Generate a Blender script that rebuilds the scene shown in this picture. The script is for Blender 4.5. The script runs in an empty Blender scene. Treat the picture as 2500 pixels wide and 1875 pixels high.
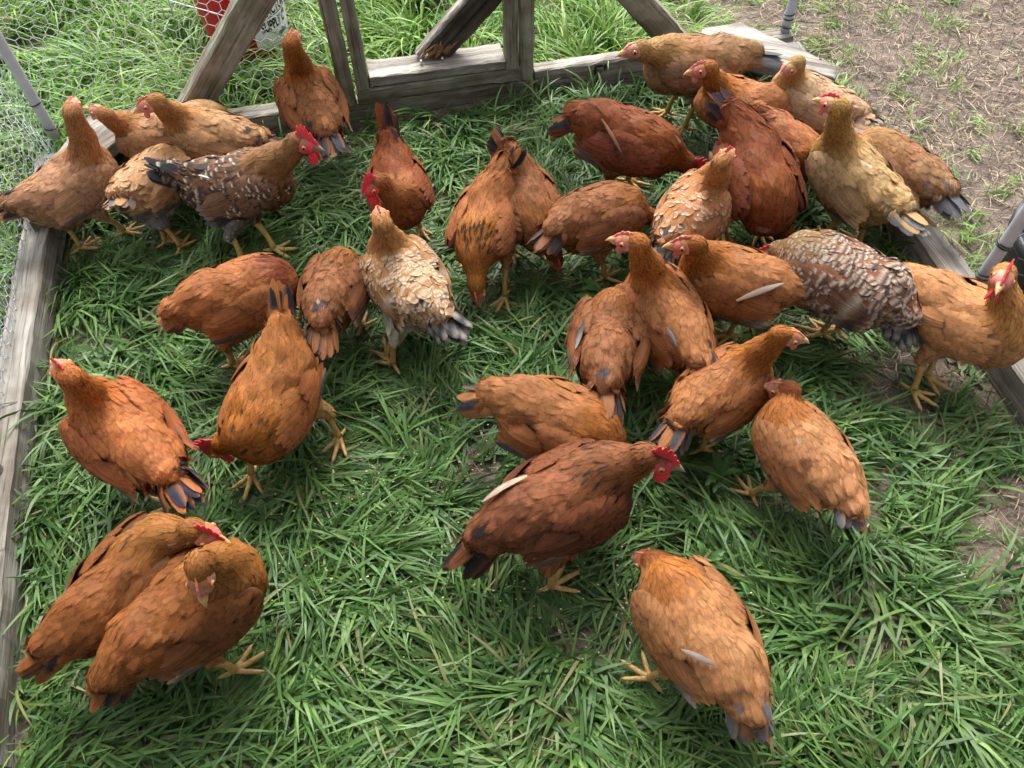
import bpy, math, random
import numpy as np
from mathutils import Matrix, Vector

rng = np.random.default_rng(7)
random.seed(7)
SC = bpy.context.scene
COL = SC.collection

# ------------------------------------------------------------------ camera
cam_d = bpy.data.cameras.new('camera')
cam = bpy.data.objects.new('camera', cam_d)
COL.objects.link(cam)
_r, _u, _f = (Vector((0.97679031, -0.21364387, -0.01539448)), Vector((0.18376373, 0.79891075, 0.57268883)),
              Vector((0.11005264, 0.56222585, -0.81962828)))
M = Matrix((( _r.x, _u.x, -_f.x, 0.0), (_r.y, _u.y, -_f.y, 0.0), (_r.z, _u.z, -_f.z, 1.75), (0, 0, 0, 1)))
cam.matrix_world = M
cam_d.sensor_fit = 'HORIZONTAL'
cam_d.sensor_width = 36.0
cam_d.lens = 36.0 * 1950.0 / 2500.0
cam_d.clip_start = 0.02
cam_d.clip_end = 500.0
SC.camera = cam

# ------------------------------------------------------------------ sky, sun, exposure
SUN_EL, SUN_AZ = math.radians(50), math.radians(6)      # azimuth from +Y towards +X
world = bpy.data.worlds.new('World')
SC.world = world
world.use_nodes = True
nt = world.node_tree
nt.nodes.clear()
sky = nt.nodes.new('ShaderNodeTexSky')
sky.sky_type = 'NISHITA'
sky.sun_disc = False
sky.sun_elevation = SUN_EL
sky.sun_rotation = SUN_AZ
sky.air_density = 1.0
sky.dust_density = 6.0
sky.ozone_density = 1.0
hs = nt.nodes.new('ShaderNodeHueSaturation')
hs.inputs['Saturation'].default_value = 0.22                # overcast: grey-white cloud
bg = nt.nodes.new('ShaderNodeBackground')
bg.inputs['Strength'].default_value = 0.135
wo = nt.nodes.new('ShaderNodeOutputWorld')
nt.links.new(sky.outputs[0], hs.inputs['Color'])
nt.links.new(hs.outputs[0], bg.inputs['Color'])
nt.links.new(bg.outputs[0], wo.inputs['Surface'])

sun_d = bpy.data.lights.new('sun', 'SUN')
sun_d.energy = 1.5
sun_d.angle = math.radians(28)
sun_d.color = (1.0, 0.96, 0.9)
sun = bpy.data.objects.new('sun', sun_d)
COL.objects.link(sun)
_sd = Vector((math.sin(SUN_AZ) * math.cos(SUN_EL), math.cos(SUN_AZ) * math.cos(SUN_EL), math.sin(SUN_EL)))
sun.rotation_euler = _sd.to_track_quat('Z', 'Y').to_euler()

SC.view_settings.view_transform = 'Standard'
SC.view_settings.look = 'None'
SC.view_settings.exposure = 1.6
SC.view_settings.gamma = 1.0
SC.view_settings.use_curve_mapping = False

# ------------------------------------------------------------------ helpers
def tag(o, label=None, cat=None, group=None, kind=None):
    if label: o['label'] = label
    if cat: o['category'] = cat
    if group: o['group'] = group
    if kind: o['kind'] = kind
    return o

def empty(name, loc=(0, 0, 0), rz=0.0):
    o = bpy.data.objects.new(name, None)
    o.empty_display_size = 0.05
    COL.objects.link(o)
    o.location = loc
    o.rotation_euler = (0, 0, rz)
    return o

def np_mesh(name, V, faces, cols=None, mat=None, parent=None, smooth=True, fuv=None, nrm=None):
    """faces: list of (k, int array n x k); cols: per-vertex rgb"""
    me = bpy.data.meshes.new(name)
    V = np.asarray(V, dtype=np.float32)
    me.vertices.add(len(V))
    me.vertices.foreach_set('co', V.ravel())
    fl = [np.asarray(f, dtype=np.int32) for f in faces if len(f)]
    nl = sum(f.size for f in fl)
    npoly = sum(len(f) for f in fl)
    me.loops.add(nl)
    me.loops.foreach_set('vertex_index', np.concatenate([f.ravel() for f in fl]))
    me.polygons.add(npoly)
    tot = np.concatenate([np.full(len(f), f.shape[1], dtype=np.int32) for f in fl])
    st = np.concatenate([[0], np.cumsum(tot)[:-1]]).astype(np.int32)
    me.polygons.foreach_set('loop_start', st)
    me.polygons.foreach_set('loop_total', tot)
    me.polygons.foreach_set('use_smooth', np.full(npoly, smooth, dtype=bool))
    me.update(calc_edges=True)
    if cols is not None:
        a = me.color_attributes.new('Col', 'FLOAT_COLOR', 'POINT')
        c4 = np.ones((len(V), 4), dtype=np.float32)
        c4[:, :3] = cols
        a.data.foreach_set('color', c4.ravel())
    if fuv is not None:
        a = me.attributes.new('Fuv', 'FLOAT_VECTOR', 'POINT')
        a.data.foreach_set('vector', np.asarray(fuv, dtype=np.float32).ravel())
    if nrm is not None: me.normals_split_custom_set_from_vertices(np.asarray(nrm, dtype=np.float32))
    if mat: me.materials.append(mat)
    o = bpy.data.objects.new(name, me)
    COL.objects.link(o)
    if parent: o.parent = parent
    return o

class MB:
    """collects pieces of one mesh"""
    def __init__(s): s.V, s.F, s.C, s.U, s.N, s.n = [], [], [], [], [], 0
    def add(s, V, F, col=None, fuv=None, nrm=None):
        V = np.asarray(V, float)
        s.V.append(V)
        if fuv is not None: s.U.append(fuv)
        if nrm is not None: s.N.append(nrm)
        for f in F: s.F.append(np.asarray(f, dtype=np.int64).reshape(len(f), -1) + s.n)
        if col is not None:
            col = np.asarray(col, float)
            s.C.append(np.broadcast_to(col, (len(V), 3)) if col.ndim == 1 else col)
        s.n += len(V)
    def build(s, name, mat, parent=None, smooth=True):
        by = {}
        for f in s.F: by.setdefault(f.shape[1], []).append(f)
        return np_mesh(name, np.concatenate(s.V), [np.concatenate(v) for v in by.values()],
                       np.concatenate(s.C) if s.C else None, mat, parent, smooth,
                       np.concatenate(s.U) if s.U else None, np.concatenate(s.N) if s.N else None)

def unit(v):
    v = np.asarray(v, float)
    return v / np.maximum(np.linalg.norm(v, axis=-1, keepdims=True), 1e-9)

def tube(P, R, k=8, cap=True):
    """round tube along points P with radii R -> verts, quads, tris"""
    P = np.asarray(P, float); n = len(P)
    R = np.broadcast_to(np.asarray(R, float), (n,))
    T = unit(np.gradient(P, axis=0))
    ref = np.array([0, 0, 1.0]) if abs(T[0, 2]) < 0.9 else np.array([1.0, 0, 0])
    A = np.zeros((n, 3)); B = np.zeros((n, 3))
    a = unit(np.cross(T[0], ref))
    for i in range(n):
        a = unit(a - T[i] * (a @ T[i]))
        A[i] = a; B[i] = np.cross(T[i], a)
    th = np.arange(k) * 2 * np.pi / k
    V = P[:, None] + R[:, None, None] * (np.cos(th)[None, :, None] * A[:, None] + np.sin(th)[None, :, None] * B[:, None])
    V = V.reshape(-1, 3)
    i, j = np.meshgrid(np.arange(n - 1), np.arange(k), indexing='ij')
    Q = np.stack([i * k + j, i * k + (j + 1) % k, (i + 1) * k + (j + 1) % k, (i + 1) * k + j], -1).reshape(-1, 4)
    F = [Q]
    if cap:
        V = np.concatenate([V, P[:1], P[-1:]])
        j = np.arange(k)
        F.append(np.concatenate([np.stack([np.full(k, n * k), (j + 1) % k, j], -1),
                                 np.stack([np.full(k, n * k + 1), (n - 1) * k + j, (n - 1) * k + (j + 1) % k], -1)]))
    return V, F

def ellipsoid(c, R, rad, nu=14, nv=10):
    """R: 3x3 columns = axes"""
    u = np.arange(nu) * 2 * np.pi / nu
    v = np.linspace(0, np.pi, nv + 1)[1:-1]
    S = np.stack([np.cos(v)[:, None] + 0 * u, np.sin(v)[:, None] * np.cos(u), np.sin(v)[:, None] * np.sin(u)], -1).reshape(-1, 3)
    S = np.concatenate([S, [[1, 0, 0], [-1, 0, 0]]])
    m = nv - 1
    i, j = np.meshgrid(np.arange(m - 1), np.arange(nu), indexing='ij')
    Q = np.stack([i * nu + j, (i + 1) * nu + j, (i + 1) * nu + (j + 1) % nu, i * nu + (j + 1) % nu], -1).reshape(-1, 4)
    j = np.arange(nu)
    T = np.concatenate([np.stack([np.full(nu, m * nu), j, (j + 1) % nu], -1),
                        np.stack([np.full(nu, m * nu + 1), (m - 1) * nu + (j + 1) % nu, (m - 1) * nu + j], -1)])
    return np.asarray(c) + (S * np.asarray(rad)) @ np.asarray(R).T, [Q, T], S

# ------------------------------------------------------------------ materials
def new_mat(name):
    m = bpy.data.materials.new(name)
    m.use_nodes = True
    b = m.node_tree.nodes['Principled BSDF']
    return m, m.node_tree, b

def attr_mat(name, rough=0.6, spec=0.3, noise=(0.82, 1.15), nscale=60.0, transl=0.0, sheen=0.0, sss=0.0, bump=0.0, coat=0.0):
    m, t, b = new_mat(name)
    a = t.nodes.new('ShaderNodeVertexColor'); a.layer_name = 'Col'
    tc = t.nodes.new('ShaderNodeTexCoord')
    n = t.nodes.new('ShaderNodeTexNoise'); n.inputs['Scale'].default_value = nscale; n.inputs['Detail'].default_value = 4
    mr = t.nodes.new('ShaderNodeMapRange')
    mr.inputs['From Min'].default_value = 0.3; mr.inputs['From Max'].default_value = 0.7
    mr.inputs['To Min'].default_value = noise[0]; mr.inputs['To Max'].default_value = noise[1]
    mx = t.nodes.new('ShaderNodeVectorMath'); mx.operation = 'SCALE'
    t.links.new(tc.outputs['Object'], n.inputs['Vector'])
    t.links.new(n.outputs['Fac'], mr.inputs['Value'])
    t.links.new(a.outputs['Color'], mx.inputs[0])
    t.links.new(mr.outputs[0], mx.inputs['Scale'])
    t.links.new(mx.outputs[0], b.inputs['Base Color'])
    b.inputs['Roughness'].default_value = rough
    b.inputs['Specular IOR Level'].default_value = spec
    if sheen:
        b.inputs['Sheen Weight'].default_value = sheen
        b.inputs['Sheen Roughness'].default_value = 0.5
    if sss:
        b.inputs['Subsurface Weight'].default_value = sss
        b.inputs['Subsurface Radius'].default_value = (0.006, 0.002, 0.001)
        b.inputs['Subsurface Scale'].default_value = 1.0
    if coat: b.inputs['Coat Weight'].default_value = coat
    if bump:
        bp = t.nodes.new('ShaderNodeBump'); bp.inputs['Strength'].default_value = bump; bp.inputs['Distance'].default_value = 0.002
        t.links.new(n.outputs['Fac'], bp.inputs['Height']); t.links.new(bp.outputs[0], b.inputs['Normal'])
    if transl:
        tr = t.nodes.new('ShaderNodeBsdfTranslucent')
        t.links.new(mx.outputs[0], tr.inputs['Color'])
        ms = t.nodes.new('ShaderNodeMixShader'); ms.inputs[0].default_value = transl
        t.links.new(b.outputs[0], ms.inputs[1]); t.links.new(tr.outputs[0], ms.inputs[2])
        t.links.new(ms.outputs[0], t.nodes['Material Output'].inputs['Surface'])
    return m

def feather_mat():
    m = attr_mat('feather', rough=0.65, spec=0.12, noise=(0.84, 1.15), nscale=45, transl=0.10)
    t = m.node_tree; b = t.nodes['Principled BSDF']
    at = t.nodes.new('ShaderNodeAttribute'); at.attribute_name = 'Fuv'
    mp = t.nodes.new('ShaderNodeMapping'); mp.inputs['Scale'].default_value = (2.2, 7.0, 1.0)
    n = t.nodes.new('ShaderNodeTexNoise'); n.inputs['Scale'].default_value = 1.0; n.inputs['Detail'].default_value = 3
    mr = t.nodes.new('ShaderNodeMapRange'); mr.inputs['From Min'].default_value = 0.28; mr.inputs['From Max'].default_value = 0.72
    mr.inputs['To Min'].default_value = 0.72; mr.inputs['To Max'].default_value = 1.24
    sc = t.nodes.new('ShaderNodeVectorMath'); sc.operation = 'SCALE'
    # barbs: fine chevron streaks running from the shaft
    sx = t.nodes.new('ShaderNodeSeparateXYZ'); t.links.new(at.outputs['Vector'], sx.inputs[0])
    ab = t.nodes.new('ShaderNodeMath'); ab.operation = 'ABSOLUTE'; t.links.new(sx.outputs[1], ab.inputs[0])
    chv = t.nodes.new('ShaderNodeMath'); chv.operation = 'MULTIPLY_ADD'; chv.inputs[1].default_value = -0.22
    t.links.new(ab.outputs[0], chv.inputs[0]); t.links.new(sx.outputs[0], chv.inputs[2])
    cx3 = t.nodes.new('ShaderNodeCombineXYZ'); t.links.new(chv.outputs[0], cx3.inputs[0]); t.links.new(sx.outputs[2], cx3.inputs[2])
    mp3 = t.nodes.new('ShaderNodeMapping'); mp3.inputs['Scale'].default_value = (26.0, 1.0, 1.0)
    n3 = t.nodes.new('ShaderNodeTexNoise'); n3.inputs['Scale'].default_value = 1.0; n3.inputs['Detail'].default_value = 3
    t.links.new(cx3.outputs[0], mp3.inputs['Vector']); t.links.new(mp3.outputs[0], n3.inputs['Vector'])
    mr3 = t.nodes.new('ShaderNodeMapRange'); mr3.inputs['From Min'].default_value = 0.3; mr3.inputs['From Max'].default_value = 0.7
    mr3.inputs['To Min'].default_value = 0.80; mr3.inputs['To Max'].default_value = 1.18; t.links.new(n3.outputs['Fac'], mr3.inputs['Value'])
    src = b.inputs['Base Color'].links[0].from_socket
    tr = [x for x in t.nodes if x.type == 'BSDF_TRANSLUCENT'][0]
    t.links.new(at.outputs['Vector'], mp.inputs['Vector']); t.links.new(mp.outputs[0], n.inputs['Vector']); t.links.new(n.outputs['Fac'], mr.inputs['Value'])
    pm = t.nodes.new('ShaderNodeMath'); pm.operation = 'MULTIPLY'; t.links.new(mr.outputs[0], pm.inputs[0]); t.links.new(mr3.outputs[0], pm.inputs[1])
    t.links.new(src, sc.inputs[0]); t.links.new(pm.outputs[0], sc.inputs['Scale'])
    t.links.new(sc.outputs[0], b.inputs['Base Color']); t.links.new(sc.outputs[0], tr.inputs['Color'])
    # loose barbs: the vane thins out towards its rim
    def mth(op, a, b_=None):
        q = t.nodes.new('ShaderNodeMath'); q.operation = op
        for k, v in enumerate((a, b_)):
            if v is None: continue
            if isinstance(v, (int, float)): q.inputs[k].default_value = v
            else: t.links.new(v, q.inputs[k])
        return q.outputs[0]
    sp = t.nodes.new('ShaderNodeSeparateXYZ'); t.links.new(at.outputs['Vector'], sp.inputs[0])
    dv = mth('DIVIDE', mth('SUBTRACT', mth('ABSOLUTE', sp.outputs[1]), 0.35), 0.65)
    du = mth('DIVIDE', mth('SUBTRACT', sp.outputs[0], 0.60), 0.40)
    d = mth('MAXIMUM', dv, du)
    mp2 = t.nodes.new('ShaderNodeMapping'); mp2.inputs['Scale'].default_value = (4.0, 11.0, 1.0); mp2.inputs['Rotation'].default_value = (0, 0, 0)
    n2 = t.nodes.new('ShaderNodeTexNoise'); n2.inputs['Scale'].default_value = 1.0; n2.inputs['Detail'].default_value = 2
    t.links.new(at.outputs['Vector'], mp2.inputs['Vector']); t.links.new(mp2.outputs[0], n2.inputs['Vector'])
    e = mth('ADD', d, mth('MULTIPLY', mth('SUBTRACT', n2.outputs['Fac'], 0.5), 0.9))
    ss = t.nodes.new('ShaderNodeMapRange'); ss.interpolation_type = 'SMOOTHSTEP'
    ss.inputs['From Min'].default_value = 0.18; ss.inputs['From Max'].default_value = 1.1
    t.links.new(e, ss.inputs['Value'])
    vis = mth('MULTIPLY', ss.outputs[0], mth('GREATER_THAN', d, 0.0))
    tp = t.nodes.new('ShaderNodeBsdfTransparent')
    mx = t.nodes.new('ShaderNodeMixShader')
    out = t.nodes['Material Output']; cur = out.inputs['Surface'].links[0].from_socket
    t.links.new(vis, mx.inputs[0]); t.links.new(cur, mx.inputs[1]); t.links.new(tp.outputs[0], mx.inputs[2])
    t.links.new(mx.outputs[0], out.inputs['Surface'])
    return m
M_FEATHER = feather_mat()
M_SKIN = attr_mat('bare_skin', rough=0.5, spec=0.4, noise=(0.75, 1.2), nscale=260, sss=0.25, bump=0.5)
M_HORN = attr_mat('horn_and_scale', rough=0.4, spec=0.5, noise=(0.7, 1.2), nscale=300, bump=0.4)
M_EYE = attr_mat('eye', rough=0.12, spec=0.6, noise=(1, 1))
M_GRASS = attr_mat('grass_blade', rough=0.48, spec=0.32, noise=(0.78, 1.2), nscale=25, transl=0.3)
M_STRAW = attr_mat('dry_straw', rough=0.7, spec=0.2, noise=(0.75, 1.2), nscale=80, transl=0.1)

def wood_mat(name, light, dark, green=0.0, scale=1.0):
    m, t, b = new_mat(name)
    L = t.links.new
    tc = t.nodes.new('ShaderNodeTexCoord')
    oi = t.nodes.new('ShaderNodeObjectInfo')
    off = t.nodes.new('ShaderNodeVectorMath'); off.operation = 'SCALE'
    cb = t.nodes.new('ShaderNodeCombineXYZ')
    for k in range(3): L(oi.outputs['Random'], cb.inputs[k])
    L(cb.outputs[0], off.inputs[0]); off.inputs['Scale'].default_value = 37.0
    ad = t.nodes.new('ShaderNodeVectorMath'); ad.operation = 'ADD'
    L(tc.outputs['Object'], ad.inputs[0]); L(off.outputs[0], ad.inputs[1])
    mp = t.nodes.new('ShaderNodeMapping'); mp.inputs['Scale'].default_value = (2.2 * scale, 48 * scale, 48 * scale)
    L(ad.outputs[0], mp.inputs['Vector'])
    n1 = t.nodes.new('ShaderNodeTexNoise'); n1.inputs['Scale'].default_value = 1.0; n1.inputs['Detail'].default_value = 6
    n1.inputs['Distortion'].default_value = 0.6
    L(mp.outputs[0], n1.inputs['Vector'])
    mp2 = t.nodes.new('ShaderNodeMapping'); mp2.inputs['Scale'].default_value = (5, 170, 170)
    L(ad.outputs[0], mp2.inputs['Vector'])
    n2 = t.nodes.new('ShaderNodeTexNoise'); n2.inputs['Scale'].default_value = 1.0; n2.inputs['Detail'].default_value = 3
    L(mp2.outputs[0], n2.inputs['Vector'])
    n3 = t.nodes.new('ShaderNodeTexNoise'); n3.inputs['Scale'].default_value = 9.0; n3.inputs['Detail'].default_value = 5
    L(ad.outputs[0], n3.inputs['Vector'])
    cr = t.nodes.new('ShaderNodeValToRGB')
    e = cr.color_ramp.elements
    e[0].position = 0.30; e[0].color = (*dark, 1)
    e[1].position = 0.62; e[1].color = (*light, 1)
    L(n1.outputs['Fac'], cr.inputs[0])
    # fine cracks
    cr2 = t.nodes.new('ShaderNodeValToRGB')
    cr2.color_ramp.elements[0].position = 0.30; cr2.color_ramp.elements[0].color = (0.25, 0.25, 0.25, 1)
    cr2.color_ramp.elements[1].position = 0.45; cr2.color_ramp.elements[1].color = (1, 1, 1, 1)
    L(n2.outputs['Fac'], cr2.inputs[0])
    mu = t.nodes.new('ShaderNodeMix'); mu.data_type = 'RGBA'; mu.blend_type = 'MULTIPLY'; mu.inputs[0].default_value = 0.8
    L(cr.outputs[0], mu.inputs[6]); L(cr2.outputs[0], mu.inputs[7])
    # stains with a shape of their own
    cr3 = t.nodes.new('ShaderNodeValToRGB')
    cr3.color_ramp.elements[0].position = 0.36; cr3.color_ramp.elements[0].color = (0.55, 0.5, 0.44, 1)
    cr3.color_ramp.elements[1].position = 0.55; cr3.color_ramp.elements[1].color = (1, 1, 1, 1)
    L(n3.outputs['Fac'], cr3.inputs[0])
    mu2 = t.nodes.new('ShaderNodeMix'); mu2.data_type = 'RGBA'; mu2.blend_type = 'MULTIPLY'; mu2.inputs[0].default_value = 0.8
    L(mu.outputs[2], mu2.inputs[6]); L(cr3.outputs[0], mu2.inputs[7])
    out = mu2.outputs[2]
    if green:
        n4 = t.nodes.new('ShaderNodeTexNoise'); n4.inputs['Scale'].default_value = 14.0
        L(ad.outputs[0], n4.inputs['Vector'])
        mr = t.nodes.new('ShaderNodeMapRange'); mr.inputs['From Min'].default_value = 0.45; mr.inputs['From Max'].default_value = 0.7
        mr.inputs['To Max'].default_value = green
        L(n4.outputs['Fac'], mr.inputs['Value'])
        gm = t.nodes.new('ShaderNodeMix'); gm.data_type = 'RGBA'
        L(mr.outputs[0], gm.inputs[0]); L(out, gm.inputs[6]); gm.inputs[7].default_value = (0.11, 0.14, 0.055, 1)
        out = gm.outputs[2]
    L(out, b.inputs['Base Color'])
    b.inputs['Roughness'].default_value = 0.85
    b.inputs['Specular IOR Level'].default_value = 0.2
    bp = t.nodes.new('ShaderNodeBump'); bp.inputs['Strength'].default_value = 0.6; bp.inputs['Distance'].default_value = 0.003
    am = t.nodes.new('ShaderNodeMath'); am.operation = 'ADD'
    L(n1.outputs['Fac'], am.inputs[0]); L(n2.outputs['Fac'], am.inputs[1])
    L(am.outputs[0], bp.inputs['Height']); L(bp.outputs[0], b.inputs['Normal'])
    return m

M_WOOD = wood_mat('weathered_wood', (0.34, 0.32, 0.285), (0.15, 0.136, 0.118))
M_WOOD_GREEN = wood_mat('weathered_wood_mossy', (0.29, 0.272, 0.22), (0.125, 0.115, 0.09), green=0.35)
M_WOOD_DARK = wood_mat('dark_rotten_wood', (0.075, 0.062, 0.05), (0.022, 0.018, 0.015))
M_WOOD_BROWN = wood_mat('broken_brown_wood', (0.32, 0.17, 0.07), (0.13, 0.065, 0.03), scale=2)

def plain_mat(name, col, rough=0.5, spec=0.5, metal=0.0, nscale=20.0, var=0.15, bump=0.0):
    m, t, b = new_mat(name)
    tc = t.nodes.new('ShaderNodeTexCoord')
    n = t.nodes.new('ShaderNodeTexNoise'); n.inputs['Scale'].default_value = nscale; n.inputs['Detail'].default_value = 5
    t.links.new(tc.outputs['Object'], n.inputs['Vector'])
    cr = t.nodes.new('ShaderNodeValToRGB')
    cr.color_ramp.elements[0].position = 0.3; cr.color_ramp.elements[1].position = 0.7
    cr.color_ramp.elements[0].color = (*[c * (1 - var) for c in col], 1)
    cr.color_ramp.elements[1].color = (*[min(1, c * (1 + var)) for c in col], 1)
    t.links.new(n.outputs['Fac'], cr.inputs[0]); t.links.new(cr.outputs[0], b.inputs['Base Color'])
    b.inputs['Roughness'].default_value = rough; b.inputs['Specular IOR Level'].default_value = spec
    b.inputs['Metallic'].default_value = metal
    if bump:
        bp = t.nodes.new('ShaderNodeBump'); bp.inputs['Strength'].default_value = bump; bp.inputs['Distance'].default_value = 0.004
        t.links.new(n.outputs['Fac'], bp.inputs['Height']); t.links.new(bp.outputs[0], b.inputs['Normal'])
    return m

M_PIPE = plain_mat('grey_plastic_pipe', (0.36, 0.38, 0.42), 0.45, 0.4)
M_TIE = plain_mat('black_plastic_tie', (0.015, 0.015, 0.016), 0.4)
M_WIRE = plain_mat('galvanised_wire', (0.50, 0.55, 0.60), 0.5, 0.5, metal=0.3)
M_WIRE_DARK = plain_mat('dull_wire', (0.13, 0.13, 0.135), 0.6, 0.4, metal=0.3)
M_RED = plain_mat('red_plastic', (0.62, 0.012, 0.03), 0.35, 0.5, var=0.08)
M_WHITE = plain_mat('white_print', (0.78, 0.76, 0.78), 0.4, 0.4, var=0.04)
M_INK = plain_mat('black_ink', (0.02, 0.018, 0.02), 0.5, 0.3)
M_BLACKTUB = plain_mat('black_rubber', (0.018, 0.019, 0.021), 0.5, 0.4)
M_TARP = plain_mat('dark_green_tarpaulin', (0.05, 0.065, 0.055), 0.6, 0.3)
M_SCREW = plain_mat('screw_steel', (0.5, 0.5, 0.5), 0.35, 0.5, metal=0.9)

# ================================================================== ground
def vnoise(x, y, seed=0):
    """smooth value noise, vectorised"""
    def h(i, j):
        v = np.sin(i * 127.1 + j * 311.7 + seed * 74.7) * 43758.5453
        return v - np.floor(v)
    i, j = np.floor(x), np.floor(y); fx, fy = x - i, y - j
    fx = fx * fx * (3 - 2 * fx); fy = fy * fy * (3 - 2 * fy)
    return (h(i, j) * (1 - fx) + h(i + 1, j) * fx) * (1 - fy) + (h(i, j + 1) * (1 - fx) + h(i + 1, j + 1) * fx) * fy

def ground_z(x, y):
    return (0.014 * (vnoise(x * 3, y * 3, 1) - 0.5) + 0.008 * (vnoise(x * 9, y * 9, 2) - 0.5)) * np.exp(-np.maximum(0, np.hypot(x, y) - 6) / 6)

def bare(x, y):
    """0 = full grass, 1 = bare trampled soil"""
    b = np.zeros_like(x)
    for (cx, cy, rx, ry, w) in ((2.35, 2.05, 0.62, 0.75, 1.0), (1.95, 2.65, 0.55, 0.35, 0.75), (1.85, 2.0, 0.28, 0.5, 0.85), (2.9, 2.7, 0.8, 0.7, 0.9), (1.3, 2.75, 0.45, 0.22, 0.55),
                                (1.27, 0.96, 0.22, 0.20, 0.95), (1.27, 0.56, 0.28, 0.16, 0.88), (1.2, 0.72, 0.38, 0.5, 0.5), (1.1, 1.35, 0.3, 0.2, 0.6), (1.1, 2.15, 0.25, 0.2, 0.6), (0.75, 0.78, 0.2, 0.16, 0.25),
                                (0.35, 0.55, 0.2, 0.14, 0.3), (0.9, 0.38, 0.14, 0.10, 0.5), (1.15, 0.25, 0.16, 0.12, 0.5), (-0.15, 0.55, 0.12, 0.08, 0.3), (-0.25, 1.0, 0.1, 0.08, 0.35), (0.1, 1.0, 0.09, 0.07, 0.4)):
        b = np.maximum(b, w * np.exp(-(((x - cx) / rx) ** 2 + ((y - cy) / ry) ** 2) ** 1.5))
    return np.clip(b * (0.75 + 0.6 * vnoise(x * 7, y * 7, 5)), 0, 1)

m, t, b = new_mat('soil')
tc = t.nodes.new('ShaderNodeTexCoord')
n1 = t.nodes.new('ShaderNodeTexNoise'); n1.inputs['Scale'].default_value = 14; n1.inputs['Detail'].default_value = 9
n2 = t.nodes.new('ShaderNodeTexNoise'); n2.inputs['Scale'].default_value = 130; n2.inputs['Detail'].default_value = 5
t.links.new(tc.outputs['Object'], n1.inputs['Vector']); t.links.new(tc.outputs['Object'], n2.inputs['Vector'])
cr = t.nodes.new('ShaderNodeValToRGB')
cr.color_ramp.elements[0].position = 0.35; cr.color_ramp.elements[0].color = (0.055, 0.039, 0.029, 1)
cr.color_ramp.elements[1].position = 0.65; cr.color_ramp.elements[1].color = (0.19, 0.145, 0.112, 1)
mxn = t.nodes.new('ShaderNodeMath'); mxn.operation = 'ADD'
hf = t.nodes.new('ShaderNodeMath'); hf.operation = 'MULTIPLY'; hf.inputs[1].default_value = 0.5
t.links.new(n1.outputs['Fac'], mxn.inputs[0]); t.links.new(n2.outputs['Fac'], mxn.inputs[1]); t.links.new(mxn.outputs[0], hf.inputs[0])
t.links.new(hf.outputs[0], cr.inputs[0]); t.links.new(cr.outputs[0], b.inputs['Base Color'])
b.inputs['Roughness'].default_value = 0.95
bp = t.nodes.new('ShaderNodeBump'); bp.inputs['Strength'].default_value = 0.9; bp.inputs['Distance'].default_value = 0.01
t.links.new(hf.outputs[0], bp.inputs['Height']); t.links.new(bp.outputs[0], b.inputs['Normal'])
M_SOIL = m
gx = np.concatenate([[-120, -40, -15, -7], np.linspace(-4, 5, 151), [8, 16, 40, 120]])
gy = np.concatenate([[-120, -40, -15, -6], np.linspace(-3, 6, 151), [9, 18, 45, 120]])
X, Y = np.meshgrid(gx, gy, indexing='ij')
Z = ground_z(X, Y)
nx, ny = X.shape
i, j = np.meshgrid(np.arange(nx - 1), np.arange(ny - 1), indexing='ij')
Q = np.stack([i * ny + j, (i + 1) * ny + j, (i + 1) * ny + j + 1, i * ny + j + 1], -1).reshape(-1, 4)
tag(np_mesh('ground', np.stack([X, Y, Z], -1).reshape(-1, 3), [Q], None, M_SOIL), kind='structure')

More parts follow.
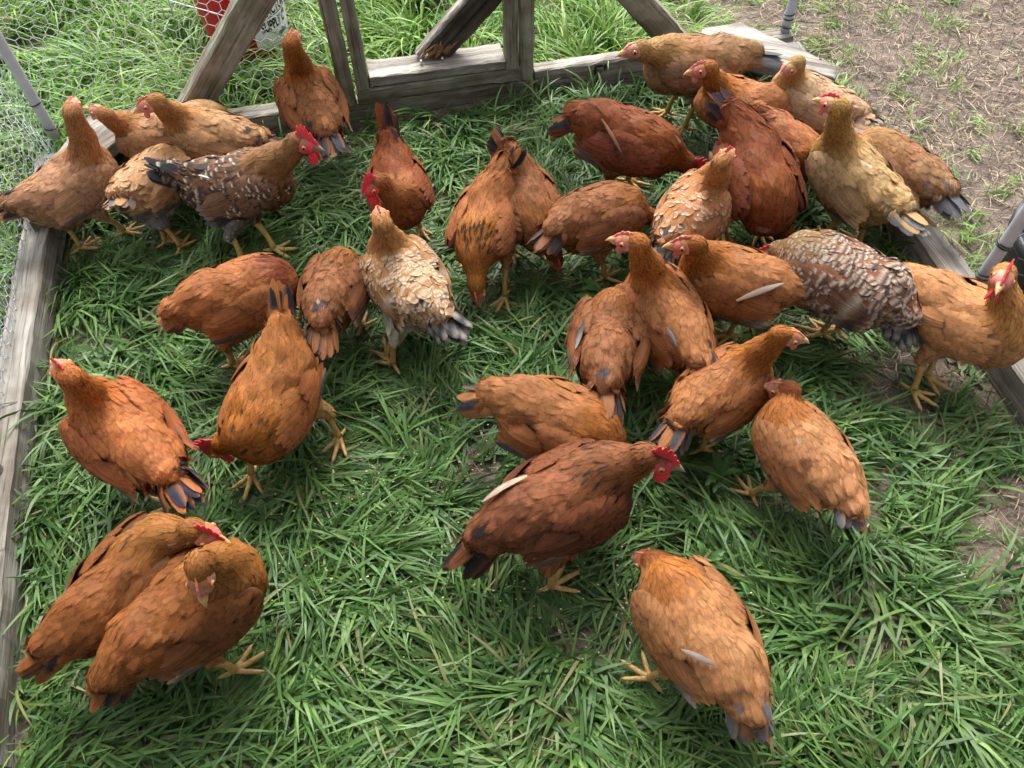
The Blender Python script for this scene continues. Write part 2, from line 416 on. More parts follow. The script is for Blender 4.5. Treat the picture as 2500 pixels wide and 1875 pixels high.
# ================================================================== timber pen
def beam(name, p0, p1, w, h, mat, label=None, cat='timber', parent=None, up=(0, 0, 1), group=None, n=26, chamfer=0.006, rough=0.0018, ends=(0, 0), seed=None):
    """w across, h along 'up'; p0-p1 is the centre line.  Local X runs along the grain."""
    p0, p1 = np.array(p0, float), np.array(p1, float)
    ax = unit(p1 - p0); L = np.linalg.norm(p1 - p0)
    upv = np.array(up, float); upv = unit(upv - ax * (upv @ ax)); sd = np.cross(upv, ax)
    c = chamfer
    prof = np.array([(-w / 2 + c, -h / 2), (0, -h / 2), (w / 2 - c, -h / 2), (w / 2, -h / 2 + c), (w / 2, 0), (w / 2, h / 2 - c), (w / 2 - c, h / 2), (0, h / 2),
                     (-w / 2 + c, h / 2), (-w / 2, h / 2 - c), (-w / 2, 0), (-w / 2, -h / 2 + c)])
    k = len(prof)
    rg = np.random.default_rng(seed if seed is not None else sum(map(ord, name)) + int(1000 * abs(p0[0] + p1[1])))
    xs = np.linspace(0, L, n)
    V = np.zeros((n, k, 3))
    V[:, :, 0] = xs[:, None]; V[:, :, 1:] = prof[None]
    V[0, :, 0] += ends[0] * prof[:, 1]; V[-1, :, 0] += ends[1] * prof[:, 1]
    ph = rg.random((k, 3)) * 6
    for f_, a_ in ((3, 1.0), (9, 0.7), (27, 0.5)):
        V[:, :, 1:] += rough * a_ * np.sin(xs[:, None, None] * f_ * 2.2 + ph[None, :, :2] + rg.random())
    V[:, :, 1:] += rough * 0.35 * rg.standard_normal((n, k, 2))
    V = V.reshape(-1, 3)
    i, j = np.meshgrid(np.arange(n - 1), np.arange(k), indexing='ij')
    Q = np.stack([i * k + j, i * k + (j + 1) % k, (i + 1) * k + (j + 1) % k, (i + 1) * k + j], -1).reshape(-1, 4)[:, ::-1]
    V = np.concatenate([V, [V[:k].mean(0)], [V[-k:].mean(0)]])
    jj = np.arange(k)
    T = np.concatenate([np.stack([np.full(k, n * k), jj, (jj + 1) % k], -1), np.stack([np.full(k, n * k + 1), (n - 1) * k + (jj + 1) % k, (n - 1) * k + jj], -1)])
    o = np_mesh(name, V, [Q, T[:, ::-1]], None, mat, parent, smooth=False)
    mw = Matrix(((ax[0], sd[0], upv[0], p0[0]), (ax[1], sd[1], upv[1], p0[1]), (ax[2], sd[2], upv[2], p0[2]), (0, 0, 0, 1)))
    if parent is None: o.matrix_world = mw
    else: o.matrix_basis = Matrix.Translation(parent.location).inverted() @ mw
    if label: tag(o, label, cat, group)
    return o

G_BASE = 'timbers of the pen base'
left_timber = beam('base_timber', (-1.031, 0.50, 0.052), (-1.031, 2.34, 0.052), 0.080, 0.1, M_WOOD, 'grey weathered base timber along the left side of the pen', group=G_BASE, n=60)
LEFT_BOW = lambda y: 0.045 * np.clip((1.35 - y) / 0.85, 0, 1) ** 1.3        # the old timber is bowed towards its near end
for v_ in left_timber.data.vertices: v_.co.y -= float(LEFT_BOW(0.50 + v_.co.x))
beam('base_timber', (1.506, 0.20, 0.050), (1.506, 2.36, 0.050), 0.076, 0.1, M_WOOD, 'grey weathered base timber along the right side of the pen', group=G_BASE, n=60)
beam('base_timber', (-0.98, 2.400, 0.050), (-0.092, 2.42, 0.050), 0.070, 0.1, M_WOOD, 'grey back base timber between the left corner and the gate post', group=G_BASE, n=40)
beam('base_timber', (0.582, 2.433, 0.050), (1.54, 2.428, 0.050), 0.056, 0.1, M_WOOD, 'grey back base timber with a dark stain, right of the gate', group=G_BASE, n=40)
beam('base_timber', (-0.090, 2.440, 0.034), (0.580, 2.437, 0.034), 0.060, 0.066, M_WOOD_GREEN, 'shaded lower base timber running under the gate sill', group=G_BASE, n=30)
beam('gate_sill', (-0.036, 2.423, 0.100), (0.530, 2.423, 0.100), 0.046, 0.050, M_WOOD_GREEN, 'narrow grey sill board directly under the gate', 'sill', n=30)
# stain on the back timber: a thin dried drip lying on the face
mb = MB()
for (sx, sz, w, h) in ((0.80, 0.070, 0.010, 0.045), (0.815, 0.086, 0.028, 0.012), (0.835, 0.078, 0.012, 0.028), (0.805, 0.052, 0.014, 0.012)):
    Vv, Ff, _ = ellipsoid((sx, 2.4035, sz), np.eye(3), (w / 2, 0.0022, h / 2), 12, 10); mb.add(Vv, Ff)
tag(mb.build('dark_stain', plain_mat('dried_stain', (0.035, 0.022, 0.016), 0.6, nscale=80)), 'dark brown dried stain on the back timber near the right brace', 'stain')

M_NAIL = plain_mat('rusty_nail', (0.06, 0.04, 0.03), 0.7, nscale=200)
def gusset(pts, z0, z1, label, seed):
    rg = np.random.default_rng(seed)
    pts = np.array(pts, float)
    c = pts.mean(0); d = unit(pts[3] - pts[0])            # grain direction
    e = np.array([-d[1], d[0]])
    L = np.stack([(pts - c) @ d, (pts - c) @ e], 1)
    # densify outline
    out = []
    for a_, b_ in zip(L, np.roll(L, -1, 0)):
        m_ = max(2, int(np.linalg.norm(b_ - a_) / 0.03))
        for q in range(m_): out.append(a_ + (b_ - a_) * q / m_)
    out = np.array(out); out = out + 0.0018 * rg.standard_normal(out.shape)
    k = len(out); cen = out.mean(0)
    inn = cen + (out - cen) * 0.965
    V = np.concatenate([np.c_[out, np.full(k, z0)], np.c_[out, np.full(k, z1 - 0.004)], np.c_[inn, np.full(k, z1) + 0.0008 * rg.standard_normal(k)], [[*cen, z1]], [[*cen, z0]]])
    j = np.arange(k); j2 = (j + 1) % k
    Q = np.concatenate([np.stack([j, j2, k + j2, k + j], -1), np.stack([k + j, k + j2, 2 * k + j2, 2 * k + j], -1)])
    T = np.concatenate([np.stack([2 * k + j, 2 * k + j2, np.full(k, 3 * k)], -1), np.stack([j2, j, np.full(k, 3 * k + 1)], -1)])
    o = np_mesh('corner_board', V, [Q, T], None, M_WOOD, None, smooth=False)
    o.matrix_world = Matrix(((d[0], e[0], 0, c[0]), (d[1], e[1], 0, c[1]), (0, 0, 1, 0), (0, 0, 0, 1)))
    for (fx, fy) in ((0.12, 0.35), (0.16, 0.7), (0.85, 0.4), (0.9, 0.62)):   # rusty nail heads
        bb0, bb1 = L.min(0), L.max(0)
        nx_, ny_ = bb0[0] + (bb1[0] - bb0[0]) * fx, (bb0[1] + (bb1[1] - bb0[1]) * fy) * 0.6
        Vn, Fn = tube([(nx_, ny_, z1 - 0.004), (nx_, ny_, z1 + 0.0012), (nx_, ny_, z1 + 0.0014)], [0.0045, 0.0045, 0.001], 10)
        np_mesh('nail', Vn, Fn, None, M_NAIL, o)
    return tag(o, label, 'board', 'diagonal corner boards')
gusset([(1.175, 2.40), (1.215, 2.37), (1.525, 2.075), (1.575, 2.125), (1.345, 2.462), (1.20, 2.455)], 0.103, 0.142, 'grey diagonal corner board behind the brown hen at the back right', 3)
gusset([(-0.735, 2.40), (-0.76, 2.365), (-1.03, 1.98), (-1.075, 2.10), (-0.90, 2.455), (-0.745, 2.462)], 0.103, 0.142, 'grey diagonal corner board behind the hens at the back left', 4)

# braces that rise from the base to the gate posts
beam('diagonal_brace', (-0.640, 2.448, 0.045), (-0.10, 2.448, 0.662), 0.088, 0.092, M_WOOD_GREEN, 'thick grey diagonal brace crossing in front of the red bucket', 'brace', up=(0, -1, 0), n=50)
beam('diagonal_brace', (1.150, 2.475, 0.055), (0.585, 2.475, 0.675), 0.088, 0.115, M_WOOD_GREEN, 'grey diagonal brace right of the gate, leaning left', 'brace', up=(0, -1, 0), n=50)
beam('gate_post', (-0.066, 2.425, 0.072), (-0.068, 2.425, 1.95), 0.046, 0.05, M_WOOD_GREEN, 'thin grey gate post left of the gate', 'post', n=50)
beam('gate_post', (0.554, 2.425, 0.072), (0.550, 2.425, 1.95), 0.042, 0.05, M_WOOD_GREEN, 'thin grey gate post right of the gate', 'post', n=50)
gate = tag(empty('gate', (0.246, 2.42, 0.126)), 'grey timber frame gate with a dark broken diagonal board', 'gate')
bpy.context.view_layer.update()
beam('stile', (-0.009, 2.420, 0.128), (-0.008, 2.420, 1.80), 0.048, 0.044, M_WOOD_GREEN, parent=gate, n=50)
beam('stile', (0.502, 2.420, 0.126), (0.493, 2.420, 1.80), 0.046, 0.044, M_WOOD_GREEN, parent=gate, n=50)
beam('bottom_rail', (0.017, 2.452, 0.148), (0.477, 2.452, 0.146), 0.104, 0.041, M_WOOD, parent=gate, n=30)
beam('top_rail', (0.017, 2.422, 1.78), (0.475, 2.422, 1.78), 0.04, 0.05, M_WOOD, parent=gate, n=20)
br = beam('broken_brace', (0.245, 2.480, 0.170), (0.472, 2.470, 0.392), 0.092, 0.040, M_WOOD_DARK, parent=gate, up=(0, -1, 0.12), n=30)
beam('brace_edge', (0.190, 2.483, 0.182), (0.420, 2.473, 0.408), 0.018, 0.044, M_WOOD, parent=gate, up=(0, -1, 0.12), n=24)
mb = MB()                                                    # splintered brown break at the lower end
rg_ = np.random.default_rng(5)
for q in range(26):
    a_ = np.array([0.205 + 0.085 * rg_.random(), 2.452 + 0.012 * rg_.random(), 0.172 + 0.02 * rg_.random()])
    d_ = unit(np.array([0.6, 0, 0.75]) + 0.25 * rg_.standard_normal(3) * [1, 0.2, 1])
    Vv, Ff = tube(np.stack([a_, a_ + d_ * 0.018, a_ + d_ * (0.03 + 0.025 * rg_.random())]), [0.006, 0.005, 0.001], 5); mb.add(Vv, Ff)
o = mb.build('splinters', M_WOOD_BROWN, gate); o.matrix_parent_inverse = gate.matrix_world.inverted()
for sx in (0.196, 0.268):
    Vv, Ff = tube([(sx, 2.445, 0.176), (sx, 2.430, 0.181), (sx, 2.428, 0.182)], [0.0045, 0.0045, 0.001], 10)
    o = np_mesh('screw', Vv, Ff, None, M_SCREW, gate); o.matrix_parent_inverse = gate.matrix_world.inverted()

# ================================================================== hoops, ties, netting, roof sheet
def hoop(y, label, x0=-1.022, x1=1.515, straight=0.62):
    cx, r = (x0 + x1) / 2, (x1 - x0) / 2
    P_ = [(x0, y, z) for z in np.linspace(0.098, straight, 12)]
    a = np.linspace(np.pi, 0, 40)[1:-1]
    P_ += [(cx + r * math.cos(q), y, straight + r * 1.12 * math.sin(q)) for q in a]
    P_ += [(x1, y, z) for z in np.linspace(straight, 0.098, 12)]
    Vv, Ff = tube(P_, 0.0165, 16)
    o = np_mesh('hoop_pipe', Vv, Ff, None, M_PIPE)
    return tag(o, label, 'pipe', 'grey plastic hoop pipes over the pen')
hoop(2.432, 'grey plastic pipe hoop at the back corners of the pen')
hoop(1.160, 'grey plastic pipe hoop at the middle, beside the black tub')
def ties(pts, label):
    t_ = empty('cable_tie', pts[0]); tag(t_, label, 'cable tie', 'black cable ties round the pipes')
    for (x, y, z) in pts:
        a = np.linspace(0, 2 * np.pi, 25)
        tilt = 0.004 * math.sin(x * 50 + z * 40)
        Pq = np.stack([x + 0.0185 * np.cos(a), y + 0.0185 * np.sin(a), z + tilt * np.cos(a)], 1)
        Vv, Ff = tube(Pq, 0.0024, 6, cap=False)
        oo = np_mesh('loop', Vv, Ff, None, M_TIE, t_); oo.location = -Vector(pts[0])
    return t_
def tie_tail(t_, pts):
    Vv, Ff = tube(pts, 0.0018, 6); oo = np_mesh('tail', Vv, Ff, None, M_TIE, t_); oo.location = -t_.location
q = ties([(1.515, 2.432, 0.118), (1.515, 2.432, 0.150), (1.515, 2.432, 0.168)], 'black cable ties round the pipe base at the back right corner')
tie_tail(q, [(1.533, 2.44, 0.12), (1.56, 2.44, 0.127), (1.60, 2.435, 0.118), (1.645, 2.43, 0.112)])
q = ties([(1.515, 1.160, 0.150), (1.515, 1.160, 0.166)], 'pair of black cable ties low on the right pipe')
q = ties([(1.515, 1.160, 0.262), (1.515, 1.160, 0.270)], 'black cable tie with a long tail midway up the right pipe')
tie_tail(q, [(1.533, 1.165, 0.265), (1.57, 1.17, 0.285), (1.62, 1.17, 0.292), (1.70, 1.17, 0.286)])
q = ties([(1.515, 1.160, 0.405)], 'black cable tie highest on the right pipe')
q = ties([(-1.022, 2.432, 0.135), (-1.022, 2.432, 0.225)], 'black cable ties on the left pipe behind the hens')

def netting(o0, ua, va, nu, nv, cell, label, bulge=0.012, seed=1, mat=None, thin=1.0):
    """hexagonal wire netting on the plane o0 + u*ua + v*va"""
    rg = np.random.default_rng(seed)
    o0, ua, va = (np.array(q, float) for q in (o0, ua, va))
    nn = unit(np.cross(ua, va))
    A = cell / math.sqrt(3)
    edges = []
    for i in range(nu):
        for j in range(nv):
            cx, cy = (i + 0.5 * (j % 2)) * cell, j * 1.5 * A
            p = [(cx + A * math.sin(k * math.pi / 3), cy + A * math.cos(k * math.pi / 3)) for k in range(6)]
            edges += [(p[1], p[2], 1), (p[2], p[3], 0), (p[3], p[4], 0)]
    mb_V, mb_Q = [], []
    E_ = np.array([(a[0], a[1], b_[0], b_[1]) for a, b_, _ in edges]); tw = np.array([e[2] for e in edges])
    def pos(u, v):
        w = bulge * (np.sin(u * 7.1 + seed) * np.sin(v * 5.3 + seed) + 0.6 * np.sin(u * 17 + v * 13))
        du = 0.003 * np.sin(v * 31 + u * 11); dv = 0.003 * np.sin(u * 29 + v * 7)
        return o0 + (u + du)[:, None] * ua + (v + dv)[:, None] * va + w[:, None] * nn
    a, b_ = pos(E_[:, 0], E_[:, 1]), pos(E_[:, 2], E_[:, 3])
    d = unit(b_ - a); s1 = unit(np.cross(d, nn)); s2 = np.cross(s1, d)
    r = np.where(tw == 1, 0.0016, 0.0011)[:, None] * thin
    ring = [s1 * math.cos(q) + s2 * math.sin(q) for q in (0, 2.094, 4.189)]
    V = np.stack([a + r * g for g in ring] + [b_ + r * g for g in ring], 1).reshape(-1, 3)
    n = len(a); bI = (np.arange(n) * 6)[:, None]
    Q = np.concatenate([bI + np.array([k, (k + 1) % 3, 3 + (k + 1) % 3, 3 + k]) for k in range(3)])
    o = np_mesh('wire_netting', V, [Q], None, mat or M_WIRE)
    return tag(o, label, 'wire netting', 'wire netting round the pen')
netting((-1.045, 0.45, 0.10), (0, 1, 0), (0, 0, 1), 50, 26, 0.040, 'hexagonal wire netting along the left side of the pen', seed=1)
netting((-1.085, 0.45, 0.02), (0.02, 1, 0), (-0.12, 0, 1), 50, 26, 0.040, 'second slack layer of wire netting outside the left netting', seed=5, bulge=0.03)
netting((1.537, 0.30, 0.10), (0, 1, 0), (0, 0, 1), 54, 26, 0.040, 'hexagonal wire netting along the right side of the pen', seed=2, mat=M_WIRE_DARK, thin=0.42)
netting((-1.03, 2.500, 0.10), (1, 0, 0), (0, 0, 1), 23, 24, 0.040, 'hexagonal wire netting across the back, in front of the red bucket', seed=3, bulge=0.006)
Vv, Ff = tube([(-0.56, 2.512, 0.46), (-0.49, 2.512, 0.425), (-0.43, 2.512, 0.398), (-0.36, 2.512, 0.36)], 0.0016, 6)
tag(np_mesh('loose_wire', Vv, Ff, None, M_WIRE), 'single pale wire slanting across the red bucket behind the brace', 'wire')

# roof sheet over the near part of the pen (overhead, shades the near ground)
cx, r = 0.2465, 1.2685
a = np.linspace(math.radians(180), math.radians(0), 34)
ys = np.linspace(-1.6, 0.40, 14)
A_, Y_ = np.meshgrid(a, ys, indexing='ij')
zz = 0.62 + r * 1.12 * np.sin(A_) + 0.022 + 0.008 * np.sin(Y_ * 9 + A_ * 14)
Vv = np.stack([cx + (r + 0.02) * np.cos(A_), Y_, zz], -1).reshape(-1, 3)
i, j = np.meshgrid(np.arange(33), np.arange(13), indexing='ij')
tag(np_mesh('roof_sheet', Vv, [np.stack([i * 14 + j, i * 14 + j + 1, (i + 1) * 14 + j + 1, (i + 1) * 14 + j], -1).reshape(-1, 4)], None, M_TARP),
    'dark tarpaulin sheet arched over the near end of the pen', 'tarpaulin')

# ================================================================== red bucket with its print, black tub
def lathe(prof, n=48):
    prof = np.array(prof); a = np.arange(n) * 2 * np.pi / n
    V = np.stack([prof[:, None, 0] * np.cos(a), prof[:, None, 0] * np.sin(a), prof[:, None, 1] + 0 * a], -1).reshape(-1, 3)
    k = len(prof)
    i, j = np.meshgrid(np.arange(k - 1), np.arange(n), indexing='ij')
    return V, [np.stack([i * n + j, i * n + (j + 1) % n, (i + 1) * n + (j + 1) % n, (i + 1) * n + j], -1).reshape(-1, 4)]
BX, BY = -0.385, 2.905
bucket = tag(empty('bucket', (BX, BY, 0.004)), 'red plastic bucket with white printed panel standing in the grass outside', 'bucket')
RB0, RB1, HB = 0.138, 0.162, 0.40
Vv, Ff = lathe([(0.001, 0.0), (RB0 - 0.006, 0.0), (RB0, 0.006), (RB0 + 0.8 * (RB1 - RB0), 0.32), (RB0 + 0.82 * (RB1 - RB0) + 0.006, 0.325), (RB0 + 0.84 * (RB1 - RB0) + 0.006, 0.335), (RB1, HB - 0.02), (RB1 + 0.006, HB - 0.018),
                (RB1 + 0.006, HB), (RB1 - 0.003, HB), (RB0 - 0.004, 0.01), (0.001, 0.008)])
np_mesh('pail', Vv, Ff, None, M_RED, bucket)
def on_bucket(u, v, off):
    """u: metres round the wall from the middle of the print, v: height"""
    rr = RB0 + (RB1 - RB0) * v / HB + off
    th = TH0 + u / RB1
    return np.stack([rr * np.cos(th), rr * np.sin(th), v], -1)
TH0 = math.radians(-40)
# white panel with an arched lower edge
us = np.linspace(-0.105, 0.105, 41)
lowe = 0.078 + 0.022 * (us / 0.105) ** 2
VV = []
for q in np.linspace(0, 1, 12):
    VV.append(on_bucket(us, lowe + (0.315 - lowe) * q, 0.0012))
VV = np.concatenate(VV)
i, j = np.meshgrid(np.arange(11), np.arange(40), indexing='ij')
np_mesh('label', VV, [np.stack([i * 41 + j, i * 41 + j + 1, (i + 1) * 41 + j + 1, (i + 1) * 41 + j], -1).reshape(-1, 4)], None, M_WHITE, bucket)
def lettering(txt, size, u0, v0, off=0.0022, bold=0.0, xs=1.0):
    cu = bpy.data.curves.new('lettering', 'FONT'); cu.body = txt; cu.size = size; cu.align_x = 'CENTER'; cu.offset = bold
    cu.resolution_u = 3
    tmp = bpy.data.objects.new('lettering', cu); COL.objects.link(tmp)
    bpy.context.view_layer.update()
    me = bpy.data.meshes.new_from_object(tmp.evaluated_get(bpy.context.evaluated_depsgraph_get()))
    bpy.data.objects.remove(tmp); bpy.data.curves.remove(cu)
    n = len(me.vertices); co = np.zeros(n * 3, dtype=np.float32); me.vertices.foreach_get('co', co); co = co.reshape(-1, 3)
    P_ = on_bucket(u0 + co[:, 0] * xs, v0 + co[:, 1], off).astype(np.float32)
    me.vertices.foreach_set('co', P_.ravel()); me.update()
    me.materials.append(M_INK)
    o = bpy.data.objects.new('lettering', me); COL.objects.link(o); o.parent = bucket
    return o
lettering('TRACTOR', 0.054, 0.0, 0.202, bold=0.0016, xs=0.62)
lettering('SUPPLY C\u00ba', 0.052, 0.0, 0.150, bold=0.0016, xs=0.60)
lettering('5 gallon', 0.034, 0.022, 0.112, bold=0.0004, xs=0.75)
mb = MB()
VV = np.concatenate([on_bucket(us * 0.9, 0.1945 + 0 * us, 0.002), on_bucket(us * 0.9, 0.1975 + 0 * us, 0.002)])
j = np.arange(40)
mb.add(VV, [np.stack([j, j + 1, 41 + j + 1, 41 + j], -1)])
mb.build('printed_line', M_INK, bucket)
a = np.linspace(0.15, np.pi - 0.15, 24)
Vv, Ff = tube(np.stack([0.168 * np.cos(a), -0.168 * np.sin(a) * 0.9, 0.375 - 0.07 * np.sin(a)], 1), 0.0022, 6)
np_mesh('handle', Vv, Ff, None, M_SCREW, bucket)

